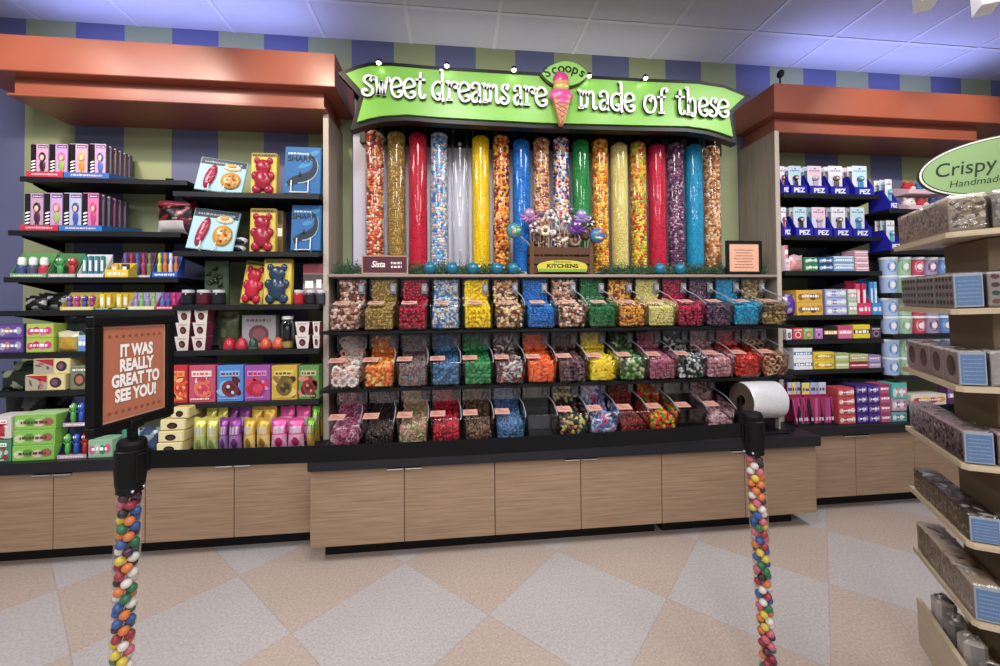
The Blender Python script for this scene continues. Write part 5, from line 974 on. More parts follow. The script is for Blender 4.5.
# ------------------------------------------------------------------ display ledge decorations
zl = 1.619; q = R_(12)
b = MB()
for k in range(8500):
    x = q.uniform(-.76, 2.2); 
    if X_at(529, 260, 2.588)-.055 < x < X_at(594, 260, 2.588)+.055: continue
    y = 2.625+q.uniform(-.03, .03); zz = zl+.004+abs(q.gauss(0, .026)); L_ = q.uniform(.02, .05); a, e = q.uniform(0, 6.3), q.uniform(-.1, 1.3); dx, dy, dz = L_*math.cos(a)*math.cos(e), .55*L_*math.sin(a)*math.cos(e), L_*math.sin(e)
    ylo = 2.611 if (X_at(361, 266, 2.588)-.05 < x < X_at(408, 266, 2.588)+.05 or x > X_at(727, 260, 2.588)-.05) else 2.592; y = min(max(y, ylo+abs(dy)), 2.682-abs(dy)); w = .0026; c = C(q.choice(['#1c3424', '#2c4830', '#3c5c3c', '#284038', '#4c6844']))
    px_, pz_ = (w, 0) if abs(dz) > abs(dx) else (0, w)
    b.add([(x-px_, y, zz-pz_), (x+px_, y, zz+pz_), (x+dx, y+dy, max(zl+.002, zz+dz))], [(0, 1, 2)], c)
for s_ in ((-.76, X_at(529, 260, 2.588)-.02), (X_at(594, 260, 2.588)+.02, 2.2)): b.tube([(s_[0]+(s_[1]-s_[0])*k/14, 2.642+.008*math.sin(k*1.7), zl+.010+.003*math.sin(k)) for k in range(15)], .006, C('#2c3824'), 6)
tag(b.obj('pine_garland', 'greens'), 'green pine garland laid along the ledge below the candy tubes', 'garland', None, 'stuff')
for k, px in enumerate([430, 452, 473, 497, 513, 659, 679]):
    X = X_at(px, 266, 2.62); t = thing('ornament', 'shiny teal ball ornament ' + ['below the pastel tube, next to the maroon sign', 'between the pastel tube and the empty tube', 'below the empty tube', 'below the brown and orange tube', 'touching the lollipop crate', 'below the raspberry red tube', 'below the dark purple tube'][k], 'ornament', (X, 2.615, zl+.040), 0, 'teal ball ornaments')
    r = .041; b = MB(); b.ell((0, 0, 0), (r, r, r), C('#0f6c8c'), 3); b.obj('ball', 'gloss', t); b = MB(); b.lathe([(.011, r-.003), (.011, r+.008), (0, r+.009)], C('#a8b4b8'), 12); b.xf(Matrix.Rotation(.9+.2*k, 4, 'Y')); b.obj('cap', 'metal', t)
# maroon sign
Yp = 2.588; X0, X1 = X_at(361.5, 266, Yp), X_at(408, 266, Yp); w = (X1-X0)/2; h = Z_at(385, 255.5, Yp)-zl
t = thing('counter_sign', 'maroon sign with white script in a gold frame on the ledge', 'sign', ((X0+X1)/2, Yp, zl))
b = MB(); b.cbox(-w+.006, w-.006, .004, .016, .006, h-.006, .002, C('#4c1428')); b.obj('board', 'card', t)
b = MB(); 
for (p, q_) in (((-w, 0), (w, .008)), ((-w, h-.008), (w, h)), ((-w, .008), (-w+.008, h-.008)), ((w-.008, .008), (w, h-.008))): b.cbox(p[0], q_[0], 0, .018, p[1], q_[1], .002, C('#b88c74'))
b.obj('frame', 'plastic', t)
b = MB(); b.ft('Sista', -w*.30, h*.38, h*.46, C('#e8e4e0'), 2, .004, bold=.02, sx=.85, shear=.3); squig(b, w*.26, w*.72, h*.54, h*.14, C('#d8d0cc'), 2, 1, .004); squig(b, w*.26, w*.72, h*.34, h*.14, C('#d8d0cc'), 2, 7, .004); b.obj('lettering', 'card', t)
# framed notice
X0, X1 = X_at(727, 260, Yp), X_at(762.5, 260, Yp); w = (X1-X0)/2; h = Z_at(744, 240.5, Yp)-zl
t = thing('framed_notice', 'black framed peach notice standing at the end of the ledge', 'sign', ((X0+X1)/2, Yp, zl)); fb = .022
b = MB()
for (p, q_) in (((-w, 0), (w, fb)), ((-w, h-fb), (w, h)), ((-w, fb), (-w+fb, h-fb)), ((w-fb, fb), (w, h-fb))): b.cbox(p[0], q_[0], 0, .02, p[1], q_[1], .003, BLACK)
b.obj('frame', 'black', t)
b = MB(); b.box(-w+fb-.002, w-fb+.002, .008, .016, fb-.002, h-fb+.002, C('#e0a488'))
for k in range(7): squig(b, -w*.55+w*.06*(k % 3), w*.55-w*.06*(k % 3), h*(.2+.085*k), h*.03, C('#6c4438'), 1, k+20, .008)
b.obj('paper', 'card', t)
# crate of decorated lollipops
Yc = 2.588; X0, X1 = X_at(529, 260, Yc), X_at(594, 260, Yc); w = (X1-X0)/2; h = .19
t = thing('lollipop_crate', 'brown slatted wooden crate holding big decorated lollipops', 'crate', ((X0+X1)/2, Yc, zl)); d = .086
b = MB()
for sx in (-1, 1):
    for k in range(3): b.cbox(sx*(w-.006)-.006, sx*(w-.006)+.006, .0, d, .006+k*.062, .056+k*.062, .002, C('#4c3226'))
for yy in (0, d-.008):
    for k in range(3): b.cbox(-w+.012, w-.012, yy, yy+.008, .006+k*.062, .056+k*.062, .002, C('#543828'))
for sx in (-1, 1): b.cbox(sx*(w-.02)-.014, sx*(w-.02)+.014, -.006, 0, 0, h+.03, .002, C('#5c4030'))
b.box(-w+.012, w-.012, .008, d-.008, .004, .01, C('#4c3428')); b.obj('slats', 'matte', t)
b = MB(); P = crm([(-.16, .015), (-.165, .06), (-.10, .085), (0, .092), (.10, .085), (.165, .06), (.16, .015)], 5); P = [tuple(p) for p in P]; b.prism(P, -.016, -.007, C('#bcb034')); b.fp([(-.158, .015), (.158, .015), (.16, .034), (-.16, .034)], C('#6c9c34'), 1, -.016); b.ft('KITCHENS', 0, .042, .036, C('#16160e'), 2, -.016, bold=.03, sx=1.25); squig(b, -.06, .06, .076, .010, C('#6c7c24'), 2, 5, -.016); b.obj('name_plate', 'gloss', t)
LP = [(514, 231, '#3c7c8c', 'globe', 'teal and orange globe lollipop leaning toward the brown tube'), (529, 217, '#a86ca4', 'octo', 'lilac octopus shaped lollipop at the back'), (538, 240, '#7c5c54', 'swirl', 'brown swirl lollipop low in the crate'), (545, 231, '#c8a884', 'donut', 'tan ring shaped lollipop'), (549, 222, '#d0c4bc', 'arch', 'white arched mushroom lollipop'), (553, 233, '#d8c8c4', 'ball', 'small pale ball lollipop in the middle'), (560, 209, '#d8d0d8', 'ball', 'pale ball lollipop sticking up highest'), (564, 227, '#d8d0d4', 'ball', 'big white ball lollipop'), (566, 219, '#8c7c84', 'donut', 'grey ring shaped lollipop'), (567, 240, '#e0d0b0', 'bar', 'cream bar shaped lollipop leaning sideways'), (576, 229, '#5c2c84', 'octo', 'deep purple spiky lollipop'), (581, 218, '#8c74b4', 'octo', 'violet octopus shaped lollipop with white eyes'), (589, 222, '#1c1c24', 'donut', 'black and white round lollipop'), (597, 236, '#3c64a8', 'globe', 'blue and green globe lollipop at the crate end'), (592, 243, '#a83c34', 'ball', 'red brown ball lollipop hanging at the crate end'),
 (534, 228, '#7c4c6c', 'donut', 'mauve ring lollipop below the lilac octopus'), (541, 214, '#6c5878', 'ball', 'dusky purple ball lollipop at the top of the bunch'), (557, 242, '#6c4034', 'donut', 'chocolate ring lollipop low in the bunch'), (571, 211, '#5c4c6c', 'ball', 'smoky violet ball lollipop at the top of the bunch'), (585, 234, '#4c3428', 'swirl', 'dark brown swirl lollipop by the blue globe'), (550, 215, '#a08898', 'donut', 'grey mauve ring lollipop above the white arch'), (574, 241, '#8c6c5c', 'swirl', 'tan brown swirl lollipop low beside the cream bar')]
for k, (px, py, c, kind, nm) in enumerate(LP):
    Yh = 2.562+.021*((k*2) % 5); P = at(px, py, Yh); xr = min(max(P[0], X0+.045), X1-.045); Yb = 2.618+.0065*((k*3) % 5); t = thing('lollipop', nm, 'lollipop', (xr, Yb, zl+.012), 0, 'decorated lollipops'); L0 = Vector((P[0]-xr, Yh-Yb, P[2]-zl-.012))
    b = MB(); b.tube([(0, 0, 0), (0, 0, .10), (.04*(L0.x > .01)-.04*(L0.x < -.01) if abs(L0.x) > .05 else L0.x*.5, 0, .195), tuple(L0)] if L0.z > .20 else [(0, 0, 0), (0, 0, .10), tuple(L0)], .0034, C('#b8a48c'), 7); b.obj('stick', 'card', t); b = MB(); x, y, zz = L0; col = C(c); q = R_(k)
    if kind == 'globe':
        b.ell((x, y-.01, zz), (.052, .032, .052), col, 3)
        for j in range(6): b.ell((x+q.uniform(-.03, .03), y-.036, zz+q.uniform(-.03, .03)), (.016, .008, .013), C(['#5c9c4c', '#e0843c', '#8cc4a4'][j % 3]), 1)
    elif kind == 'octo':
        b.ell((x, y-.01, zz+.02), (.038, .026, .036), col, 3)
        for j in range(7): a = PI*(1+j/6.); b.tube([(x+.02*math.cos(a), y-.012, zz+.015*math.sin(a)), (x+.05*math.cos(a), y-.016, zz+.045*math.sin(a)), (x+.062*math.cos(a), y-.016, zz+.05*math.sin(a)+.014)], [.012, .008, .004], col, 6)
        for sx in (-1, 1): b.ell((x+sx*.014, y-.033, zz+.026), (.008, .005, .009), WHITE, 1)
    elif kind == 'donut':
        n = 14
        for j in range(n): a = 2*PI*j/n; b.ell((x+.024*math.cos(a), y-.008, zz+.024*math.sin(a)), (.014, .012, .014), col if j % 3 else C('#e8dcd0'), 1)
        b.ell((x, y-.006, zz), (.018, .008, .018), C('#3c2c28'), 2)
    elif kind == 'arch': b.tube([(x+.05*math.cos(a), y-.008, zz+.036*math.sin(a)) for a in np.linspace(0, PI, 10)], .015, col, 8); b.ell((x+.03, y-.01, zz+.02), (.02, .012, .016), C('#b88c7c'), 2)
    elif kind == 'bar': b.tube([(x-.04, y-.008, zz-.01), (x, y-.01, zz+.008), (x+.04, y-.008, zz+.006)], [.012, .016, .012], col, 8)
    elif kind == 'swirl':
        P2 = [(x+(.006+.0042*j)*math.cos(j*.8), y-.008, zz+(.006+.0042*j)*math.sin(j*.8)) for j in range(12)]; b.tube(P2, .010, col, 7); b.ell((x, y-.002, zz), (.045, .008, .045), C('#5c4038'), 2)
    else: b.ell((x, y-.006, zz), (.03, .024, .03) if 'big' in nm else (.021, .02, .021), col, 3); b.ell((x-.006, y-.026, zz+.006), (.008, .004, .008), C('#a89498'), 1)
    b.obj('candy_head', 'gloss', t)

# ------------------------------------------------------------------ gumball posts, belt, poster
def axis_post(top_px, bot_px, dd, label):
    A = Vector(depth(*top_px, dd)); B = Vector(depth(*bot_px, dd)); d = (A-B).normalized(); base = A-d*(A.z/d.z); Lh = (A-base).length
    t = thing('barrier_post', label, 'barrier post', base, 0, 'gumball barrier posts')
    t.rotation_euler = d.to_track_quat('Z', 'Y').to_euler()
    b = MB(); b.lathe([(0, 0), (.105, 0), (.11, .006), (.105, .016), (.05, .026), (.034, .034)], BLACK, 32); b.obj('base', 'rubberblack', t)
    z1 = Lh-.140; b = MB(); b.lathe([(.0295, .034), (.0295, z1)], None, 28); b.obj('tube', 'tubeglass', t)
    b = MB(); b.lathe([(.026, z1-.006), (.0305, z1-.006), (.0305, z1+.006), (.028, z1+.012)], C('#26262a'), 24); b.ell((-.012, -.030, z1+.002), (.005, .004, .005), C('#d8d8dc'), 1); b.ell((.018, -.025, z1+.004), (.005, .004, .005), C('#d8d8dc'), 1); b.obj('collar', 'metal', t)
    b = MB(); b.lathe([(0, z1+.004), (.028, z1+.004), (.0325, z1+.012), (.0355, z1+.05), (.0365, Lh-.035), (.0365, Lh-.03), (.033, Lh-.028), (.033, Lh-.012), (.029, Lh-.003), (0, Lh)], BLACK, 28)
    for a in range(4): th = PI/4+a*PI/2; b.cbox(-.012, .012, -.040, -.033, z1+.03, Lh-.036, .002, BLACK) if a == 0 else None
    b.obj('head', 'rubberblack', t)
    GC = [('red', '#a8283c'), ('pink', '#d8647c'), ('orange', '#e87c34'), ('yellow', '#e0c83c'), ('green', '#1f7a4c'), ('blue', '#2c5ca8'), ('white', '#e6e2dc'), ('purple', '#4c2440'), ('black', '#22202c')]
    q = R_(int(Lh*1e4) % 97); Mw = Matrix.Translation(base) @ t.rotation_euler.to_matrix().to_4x4(); me = {}; z = .052; k = 0; r = .0126
    while z < z1-.012:
        a0 = k*1.05
        for j in range(3):
            nm, col = GC[q.choice([0, 1, 1, 2, 2, 3, 3, 4, 4, 5, 5, 6, 6, 7, 8, 0])]; a = a0+2*PI*j/3
            if nm not in me: b = MB(); b.ell((0, 0, 0), (r, r, r), C(col), 3); o = b.obj('gumball', 'gloss'); me[nm] = o
            else: o = me[nm].copy(); COL.objects.link(o)
            o.matrix_world = Mw @ Matrix.Translation(((.0152*math.cos(a)), (.0152*math.sin(a)), z)) @ Euler((q.uniform(0, 6), q.uniform(0, 6), 0)).to_matrix().to_4x4()
            tag(o, '%s gumball inside the clear post %s' % (nm, label.split(' post ')[1]), 'gumball', '%s gumballs in the post %s' % (nm, label.split(' post ')[1]))
        z += .0215; k += 1
    return t, A, d
PL, AL, dL = axis_post((132.5, 438), (121.5, 666), 1.11, 'clear gumball filled barrier post under the framed poster')
PR, AR, dR = axis_post((751.5, 411.5), (768.5, 666), 1.40, 'clear gumball filled barrier post in front of the bag roll')
sd = (AR-AL); sd.z = 0; sd.normalize()
p0 = AL-dL*.062+sd*.043; p1 = AR-dR*.062-sd*.043
b = MB(); nrm = Vector((-sd.y, sd.x, 0))*.0012; hh = Vector((0, 0, .0245)); n = 24; vs = []
for k in range(n+1):
    u = k/n; P = p0.lerp(p1, u)-Vector((0, 0, .012*4*u*(1-u)))
    vs += [P-nrm-hh, P-nrm+hh, P+nrm+hh, P+nrm-hh]
b.add(vs, [(4*k+i, 4*k+(i+1) % 4, 4*k+4+(i+1) % 4, 4*k+4+i) for k in range(n) for i in range(4)]+[(0, 3, 2, 1), (4*n, 4*n+1, 4*n+2, 4*n+3)], BLACK)
bo = b.obj('barrier_belt', 'belt'); tag(bo, 'black webbing belt stretched between the two gumball posts', 'belt')
for nm, P, s_ in (('belt_clip', p1, 1), ('belt_slot', p0, -1)):
    b = MB(); b.cbox(-.004, .004, -.008, .008, -.029, .029, .002, BLACK); o = b.obj(nm, 'rubberblack', bo, P-sd*.0*s_, math.atan2(sd.y, sd.x))
# poster on the post
Pl, Pr = Vector(depth(89, 318, 1.0)), Vector(depth(171.5, 318, 1.24)); ztop = (Z := Vector(depth(89, 316.5, 1.0)).z); zbot = Vector(depth(88.5, 439, 1.0)).z
ang = math.atan2(Pr.y-Pl.y, Pr.x-Pl.x); wP = (Pr-Pl).xy.length; hP = ztop-zbot; mid = (Pl+Pr)/2
t = thing('poster_stand', 'black framed orange poster on the gumball post thanking shoppers', 'sign', (mid.x, mid.y, zbot)); t.rotation_euler = (0, 0, ang); w = wP/2; fb = .027
b = MB()
for (p, q_) in (((-w, 0), (w, fb)), ((-w, hP-fb), (w, hP)), ((-w, fb), (-w+fb, hP-fb)), ((w-fb, fb), (w, hP-fb))): b.cbox(p[0], q_[0], -.012, .012, p[1], q_[1], .003, BLACK)
b.box(-w+fb, w-fb, .002, .010, fb, hP-fb, BLACK); b.obj('frame', 'rubberblack', t)
b = MB(); b.box(-w+fb, w-fb, -.004, .0015, fb, hP-fb, C('#c08a76')); b.fr(-w+fb+.005, w-fb-.005, fb+.005, hP-fb-.005, C('#b0664a'), 1, -.004)
iw, ih = 2*(w-fb), hP-2*fb
for i, ln in enumerate(['IT WAS', 'REALLY', 'GREAT TO', 'SEE YOU!']):
    zz = fb+ih*(.675-.158*i); sx = .66; b.ft(ln, .002+.0016, zz-.0016, ih*.176, C('#5c3a34'), 2, -.004, bold=.05, sx=sx); b.ft(ln, .002, zz, ih*.176, C('#efe9e6'), 3, -.004, bold=.05, sx=sx)
for zz in (.89, .09):
    for k in range(9):
        x = (k-4)*iw*.098; P = [((.0068 if j % 2 == 0 else .0029)*math.sin(j*PI/5)+x, (.0068 if j % 2 == 0 else .0029)*math.cos(j*PI/5)+fb+ih*zz) for j in range(10)]; b.fp(P[::-1], C('#8c4230'), 2, -.004)
b.obj('poster', 'card', t)
b = MB(); cpt = t.matrix_basis.inverted() @ AL if False else None
stub = Matrix.Rotation(-ang, 4, 'Z') @ (AL-Vector((mid.x, mid.y, zbot))); b.tube([tuple(stub+Vector((0, 0, .0005))), (stub.x, stub.y, .0)], .012, BLACK, 10); b.cbox(stub.x-.02, stub.x+.02, min(stub.y, -.005)-.012, .012, -.004, .02, .003, BLACK); b.obj('stem', 'rubberblack', t)

# ------------------------------------------------------------------ treat stand at the frame edge
cf = np.array((1.362, 1.195)); av = np.array((.4726, .881)); bv = np.array((.881, -.4726)); cw = lambda p: np.array((p[0]*_cy+p[1]*_sy, -p[0]*_sy+p[1]*_cy))
oW = cw(cf); bW = cw(bv); th = math.atan2(bW[1], bW[0])
Mloc = Matrix.Translation((oW[0], oW[1], 0)) @ Matrix.Rotation(th, 4, 'Z'); piv = Vector((oW[0], oW[1], 1.05)); axv = Vector((FW[0], FW[1], 0)).normalized()
MG = Matrix.Translation(piv) @ Matrix.Rotation(math.radians(-2.3), 4, axv) @ Matrix.Translation(-piv) @ Mloc
def gthing(name, label, cat, loc, group=None, rz=0):
    o = thing(name, label, cat, (0, 0, 0), 0, group); o.matrix_world = MG @ Matrix.Translation(loc) @ Matrix.Rotation(rz, 4, 'Z'); return o
TZ = [1.616-.23*k for k in range(7)]; LA, LB = .408, .62
t = gthing('treat_stand', 'light wood stand with tiers of packaged crispy treats and brown core', 'display stand', (0, 0, 0))
b = MB(); b.cbox(.115, LB-.085, .085, LA-.06, .10, TZ[0]-.02, .003, None); b.obj('core', 'core', t)
for k in range(6):
    b = MB(); P = [(0, .0+.012), (.012, 0), (LB, 0), (LB, LA), (0, LA)]; b.prismz(P, TZ[k]-.017, TZ[k], None); b.obj('shelf', 'maple', t)
b = MB(); zb = TZ[6]
b.prismz([(0, .012), (.012, 0), (LB, 0), (LB, LA), (0, LA)], .10, zb, None); b.obj('plinth', 'maple', t)
b = MB(); b.box(0, .014, .012, LA, zb, zb+.035, None); b.box(.012, LB, 0, .014, zb, zb+.035, None); b.obj('bin_edge', 'maple', t)
b = MB(); b.cbox(.03, LB-.03, .03, LA-.03, .0, .10, .003, None); b.obj('toe_kick', 'kick', t)
def g_row(k, lens, lx1, h, face, lab, nm, group, body, gap=.002, frontn=None, lx0=.006):
    ly = .008
    for i, L_ in enumerate(lens):
        o = gthing('treat_pack', nm[i], 'treat pack', (lx0, ly, TZ[k]+.001), group); w = lx1-lx0
        b = MB(); b.cbox(.003, w-.003, .003, L_-.003, .001, h-.004, .006, C(body)); n0 = len(b.v); face(b, L_-.006, h-.004, i)
        for j in range(n0, len(b.v)):       # art drawn on y = 0 ; turn it on to the side that looks away from the core
            x, y, z = b.v[j]; b.v[j] = (.003+y, .003+(L_-.006)/2-x, z+.001)
        b.obj('treats', 'card', o)
        b = MB(); b.cbox(0, w, 0, L_-gap, .0, h, .004, None); b.obj('wrapper', 'film', o)
        if i == 0 and not lab:
            b = MB(); f_crisp(['#b8986c', '#dcc8a8', '#7c5c40', '#f0e8dc'])(b, w-.012, h-.008, 7); b.v = [(x+w/2, y+.0028, z+.002) for x, y, z in b.v]; b.obj('front_treats', 'card', o)
        q2 = R_(i+k*5); b = MB()
        for j in range(7): b.ell((w*q2.uniform(.2, .8), L_*q2.uniform(.12, .85), h-.005), (w*q2.uniform(.10, .2), L_*q2.uniform(.08, .16), .0045), C(q2.choice(['#d8d4d0', '#8c8480', '#5c5450', '#b8b0aa'])), 1, (0, 0, q2.uniform(0, 3)))
        b.obj('crinkled_top', 'foil', o)
        if i == 0 and lab:
            b = MB(); b.box(.002, w-.002, -.0025, -.0005, .004, h*.96, C('#8e98a6')); b.fr(.005, w-.005, h*.08, h*.88, C('#52709c'), 1, -.0025)
            for j in range(6): squig(b, .009, w-.009, h*(.18+.11*j), h*.035, C('#7c93b4'), 2, j+k*9, -.0025)
            b.obj('blue_label', 'card', o); o.children[-1]['label'] = 'pale blue printed label'
        ly += L_
def f_crisp(cs): 
    def f(b, w, h, i): 
        q = R_(i+3)
        for j in range(120): b.fe(q.uniform(-.46, .46)*w, q.uniform(.10, .90)*h, .004+.006*q.random(), .003+.004*q.random(), C(q.choice(cs)), 1+j % 4, 0, q.uniform(0, 3), 7)
    return f
def f_disc(b, w, h, i): b.fe(0, h*.52, w*.30, h*.32, C('#241a18'), 2); b.fe(-w*.03, h*.54, w*.2, h*.2, C('#3c2c28'), 3); q = R_(i); [b.fe(q.uniform(-.45, .45)*w, q.choice([.08, .92])*h, w*.08, h*.05, C('#c8c0bc'), 1) for j in range(5)]
def f_rows(cols):
    def f(b, w, h, i):
        q = R_(i)
        for r in range(4):
            for c in range(5): b.fe(-w*.38+w*.19*c, h*(.16+.23*r), w*.08, h*.07, C(q.choice(cols)), 2)
    return f
f_crisp([])
nmk = ['in front', 'behind the front one', 'third from the front', 'fourth from the front', 'fifth from the front']
g_row(1, [.12, .13, .13], .070, .108, f_rows(['#6c3c34', '#4c3430', '#8c6458', '#5c5c54', '#3c4c48']), 1, ['pack of dark cookies on the second tier, ' + n for n in nmk[:3]], 'dark cookie packs', '#d4ccc8')
g_row(2, [.092, .092, .092, .092], .066, .106, f_disc, 1, ['white treat pack with a dark disc on the third tier, ' + n for n in nmk[:4]], 'dark disc treat packs', '#d8d0cc')
g_row(3, [.19, .19], .070, .100, f_crisp(['#6c3438', '#ccb4b0', '#8c5054', '#ece0dc', '#4c2428']), 1, ['maroon speckled treat pack on the fourth tier, ' + n for n in nmk[:2]], 'maroon treat packs', '#b89c9c')
g_row(4, [.125, .125, .125], .072, .080, f_crisp(['#2c2022', '#4c383a', '#c8b8b0', '#1c1416', '#6c5450']), 1, ['dark brown treat pack on the fifth tier, ' + n for n in nmk[:3]], 'dark brown treat packs', '#3c2c2c')
g_row(5, [.19, .19], .074, .108, f_crisp(['#b8a084', '#dcc8ac', '#8c7454', '#c8b494', '#ece0c8']), 1, ['tan crispy treat pack on the sixth tier, ' + n for n in nmk[:2]], 'tan crispy treat packs', '#c8b498')
g_row(0, [.19, .18], .09, .108, f_crisp(['#b8986c', '#dcc8a8', '#7c5c40', '#c8b090', '#f0e8dc']), 0, ['clear box of tan crispy treats on the top tier, ' + n for n in nmk[:2]], 'clear treat boxes on top', '#c8b8a4')
def g_front(k, nm, lx0, lx1, d, h, body, face, group):
    o = gthing('treat_pack', nm, 'treat pack', (lx0, .008, TZ[k]+.001), group); w = lx1-lx0; b = MB(); b.cbox(.003, w-.003, .003, d, .001, h-.004, .006, C(body)); n0 = len(b.v); face(b, w-.006, h-.004, 5); b.v[n0:] = [(x+w/2, y+.003, z+.001) for x, y, z in b.v[n0:]]; b.obj('treats', 'card', o)
    b = MB(); b.cbox(0, w, 0, d+.004, 0, h, .004, None); b.obj('wrapper', 'film', o)
g_front(0, 'clear box of pale crispy treats beneath the green oval sign', .098, .21, .06, .108, '#b0a498', f_crisp(['#d8ccc0', '#a89c90', '#c8bcb0', '#8c8078', '#e8dcd0']), 'front treat packs')
g_front(1, 'white pack of red, green and brown round candies at the frame edge', .078, .20, .06, .108, '#c4bcb6', f_rows(['#8c3c3c', '#4c6c54', '#6c3c30', '#3c5c54', '#a85c4c']), 'front treat packs')
g_front(2, 'white treat pack with a black disc facing the aisle', .073, .17, .06, .106, '#d0c8c4', f_disc, 'front treat packs')
g_front(3, 'red and white speckled treat pack facing the aisle', .077, .18, .06, .10, '#b0989a', f_crisp(['#8c4c50', '#d8ccc8', '#6c3438', '#c0a8a4']), 'front treat packs')
g_front(4, 'dark grey treat pack facing the aisle', .079, .19, .06, .08, '#6c6460', f_crisp(['#4c4844', '#8c8480', '#a8a09c']), 'front treat packs')
g_front(5, 'cream treat pack facing the aisle on the sixth tier', .081, .20, .06, .105, '#b8aa98', f_crisp(['#c8bca8', '#a8988a', '#d8ccbc']), 'front treat packs')
for i in range(5):      # bags lying in the bottom bin
    o = gthing('treat_bag', 'clear topped grey and white treat bag in the bottom bin, ' + ('at the aisle corner', 'second along the side', 'third along the side', 'at the far end', 'second along the aisle')[i], 'treat bag', ((.03, .02, .018, .018, .13)[i], (.02, .115, .205, .29, .02)[i], zb+.002), 'treat bags in the bottom bin'); q = R_(i); b = MB()
    w, d, h = .055 if i < 4 else .09, .062, (.10, .125, .12, .135, .10)[i]
    b.cbox(0, w, 0, d, 0, h*.75, .012, C(['#8c8884', '#a8a09c', '#70706e', '#b0a8a4', '#88807c'][i]))
    for j in range(9): b.ell((q.uniform(.016, w-.016), q.uniform(.014, d-.014), h*.75), (q.uniform(.008, .016), q.uniform(.006, .013), q.uniform(.004, .010)), C(q.choice(['#d0ccc8', '#8c8884', '#4c4846'])), 1, (q.uniform(-.5, .5), q.uniform(-.5, .5), 0))
    b.obj('bag', 'foil', o)
# green oval sign
o = gthing('oval_sign', 'green oval sign with dark lettering on top of the treat stand', 'sign', (.258, .30, TZ[0])); zc_ = .236
b = MB(); E_ = lambda a_, b_: [(a_*math.cos(u), zc_+b_*math.sin(u)) for u in np.linspace(0, 2*PI, 49)[:-1]]
b.prism(E_(.214, .103), .0, .012, C('#1c241c')); b.prism(E_(.2105, .0995), -.002, .0, C('#d8dcd0')); b.prism(E_(.2045, .0935), -.003, -.002, C('#1c2a1c')); b.prism(E_(.202, .091), -.004, -.003, C('#86a86c')); b.obj('board', 'plastic', o)
b = MB(); b.ft('Crispy', -.098, zc_-.012, .068, C('#1c2a1a'), 1, -.004, bold=.004, sx=.84, shear=.12); b.ft('Handmade', -.072, zc_-.054, .034, C('#1c2a1a'), 1, -.004, bold=.0, sx=.9, shear=.2); b.obj('lettering', 'plastic', o)
b = MB(); b.box(-.02, .02, .012, .018, .001, zc_, C('#b8b8bc')); b.box(-.06, .06, .012, .07, .001, .004, C('#b8b8bc')); b.obj('bracket', 'plastic', o)

# ------------------------------------------------------------------ overhead fittings
for (px, py), nm in (((926, 3), 'white track spotlight head nearer the candy sign'), ((986, 7), 'white track spotlight head over the treat stand')):
    P = depth(px, py, 2.0); t = thing('track_spotlight', nm, 'spotlight', (P[0], P[1], P[2]), -.5, 'track spotlights')
    b = MB(); b.prismx([(-.040, .0), (.036, -.018), (.044, .08), (-.022, .09)], -.034, -.029, C('#e8e8ea')); b.prismx([(-.040, .0), (.036, -.018), (.044, .08), (-.022, .09)], .029, .034, C('#e8e8ea')); b.prismx([(.032, -.016), (.036, -.018), (.044, .08), (.040, .08)], -.029, .029, C('#d8d8da')); b.obj('housing', 'plastic', t)
    b = MB(); b.prismx([(-.040, .0), (-.036, -.005), (.034, -.022), (.036, -.016)], -.035, .035, C('#f0f0f0')); b.obj('front_lip', 'plastic', t)
    b = MB(); b.tube([(0, .012, .06), (0, .012, CEIL-P[2]-.001)], .012, C('#c8c8ca'), 10); b.lathe([(0, CEIL-P[2]-.02), (.05, CEIL-P[2]-.02), (.05, CEIL-P[2]-.001)], C('#d8d8da'), 18, (0, .02, 0)); b.obj('stem', 'plastic', t)
P = at(780.5, 74, 2.62); t = thing('ceiling_speaker', 'small black oval speaker standing on the valance beside the green sign', 'speaker', (P[0], P[1], 2.9702)); hz = P[2]-2.9702
b = MB(); b.ell((0, 0, hz), (.024, .02, .034), BLACK, 3, (0, .45, 0)); b.obj('body', 'black', t); b = MB(); b.tube([(0, .005, 0), (0, .005, max(hz, .01))], .006, BLACK, 8); b.lathe([(0, .0), (.02, .0), (.02, .004), (0, .005)], BLACK, 14, (0, .005, 0)); b.obj('stand', 'black', t)

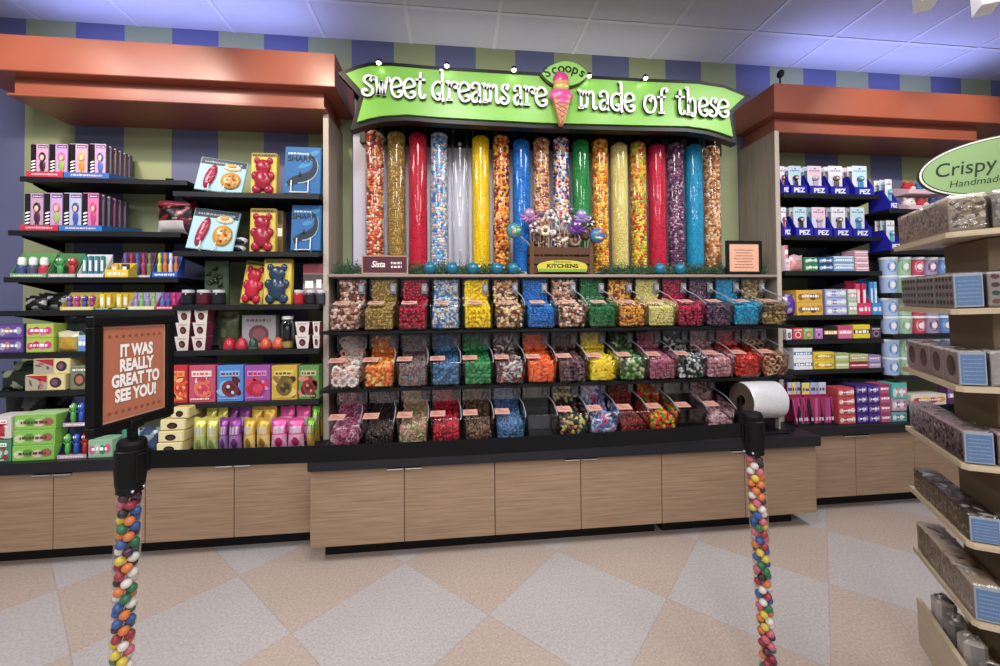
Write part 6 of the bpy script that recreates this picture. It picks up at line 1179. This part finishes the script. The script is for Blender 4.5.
# ------------------------------------------------------------------ light
wd_ = bpy.data.worlds.new('world'); SC.world = wd_; wd_.use_nodes = True
bg = wd_.node_tree.nodes['Background']; bg.inputs[0].default_value = (.95, .97, 1.0, 1); bg.inputs[1].default_value = .24
def area(name, loc, size, power, col=(1, 1, 1), rot=(0, 0, 0), sy=None):
    l = bpy.data.lights.new(name, 'AREA'); l.energy = power; l.color = col; l.size = size
    if sy: l.shape = 'RECTANGLE'; l.size_y = sy
    o = bpy.data.objects.new(name, l); COL.objects.link(o); o.location = loc; o.rotation_euler = rot; return o
for x, y, pw in [(-2.4, 1.0, 62), (0, .6, 55), (2.4, 1.0, 62), (-2.4, -1.4, 48), (0, -1.4, 55), (2.4, -1.4, 48), (-1.2, -3.2, 55), (1.6, -3.2, 55)]:
    area('ceiling_troffer', (x, y, CEIL-.03), .6, pw, (1, .97, .94), (0, 0, 0), 1.2)
area('top_strip_fill', (.66, 2.80, 2.84), 2.3, 7.5, (1, .98, .94), (PI-.8, 0, 0), .10)  # added fill hidden behind the sign, brightens the upper wall strip and ceiling
def spot(name, loc, to, power, ang, col, blend=.6, r=.03):
    l = bpy.data.lights.new(name, 'SPOT'); l.energy = power; l.spot_size = math.radians(ang); l.spot_blend = blend; l.color = col; l.shadow_soft_size = r
    o = bpy.data.objects.new(name, l); COL.objects.link(o); o.location = loc
    o.rotation_euler = (Vector(to)-Vector(loc)).to_track_quat('-Z', 'Y').to_euler(); return o
for x in (-2.35, -1.75, -.95): spot('track_spot', (x, 1.75, 3.15), (x, 2.53, 2.74), 46, 66, (1, .82, .64), 1.0)
for x in (3.05, 3.75): spot('track_spot', (x, 1.75, 3.15), (x, 2.56, 2.74), 50, 66, (1, .82, .64), 1.0)
for x0, x1 in [(-2.6, -.9), (2.4, 4.2)]:
    area('valance_uplight', ((x0+x1)/2, 2.75, 3.0), x1-x0, 13, (.38, .43, 1), (PI+.40, 0, 0), .15)
for x in (.0, .7, 1.4): spot('wall_washer', (x, 1.4, 3.25), (x, 2.7, 2.2), 20, 70, (1, .97, .92))
for x in (.1, 1.35): spot('aisle_spot', (x, -.2, 3.25), (x, 2.5, 1.45), 95, 40, (1, .98, .95))
SC.view_settings.exposure = -.08
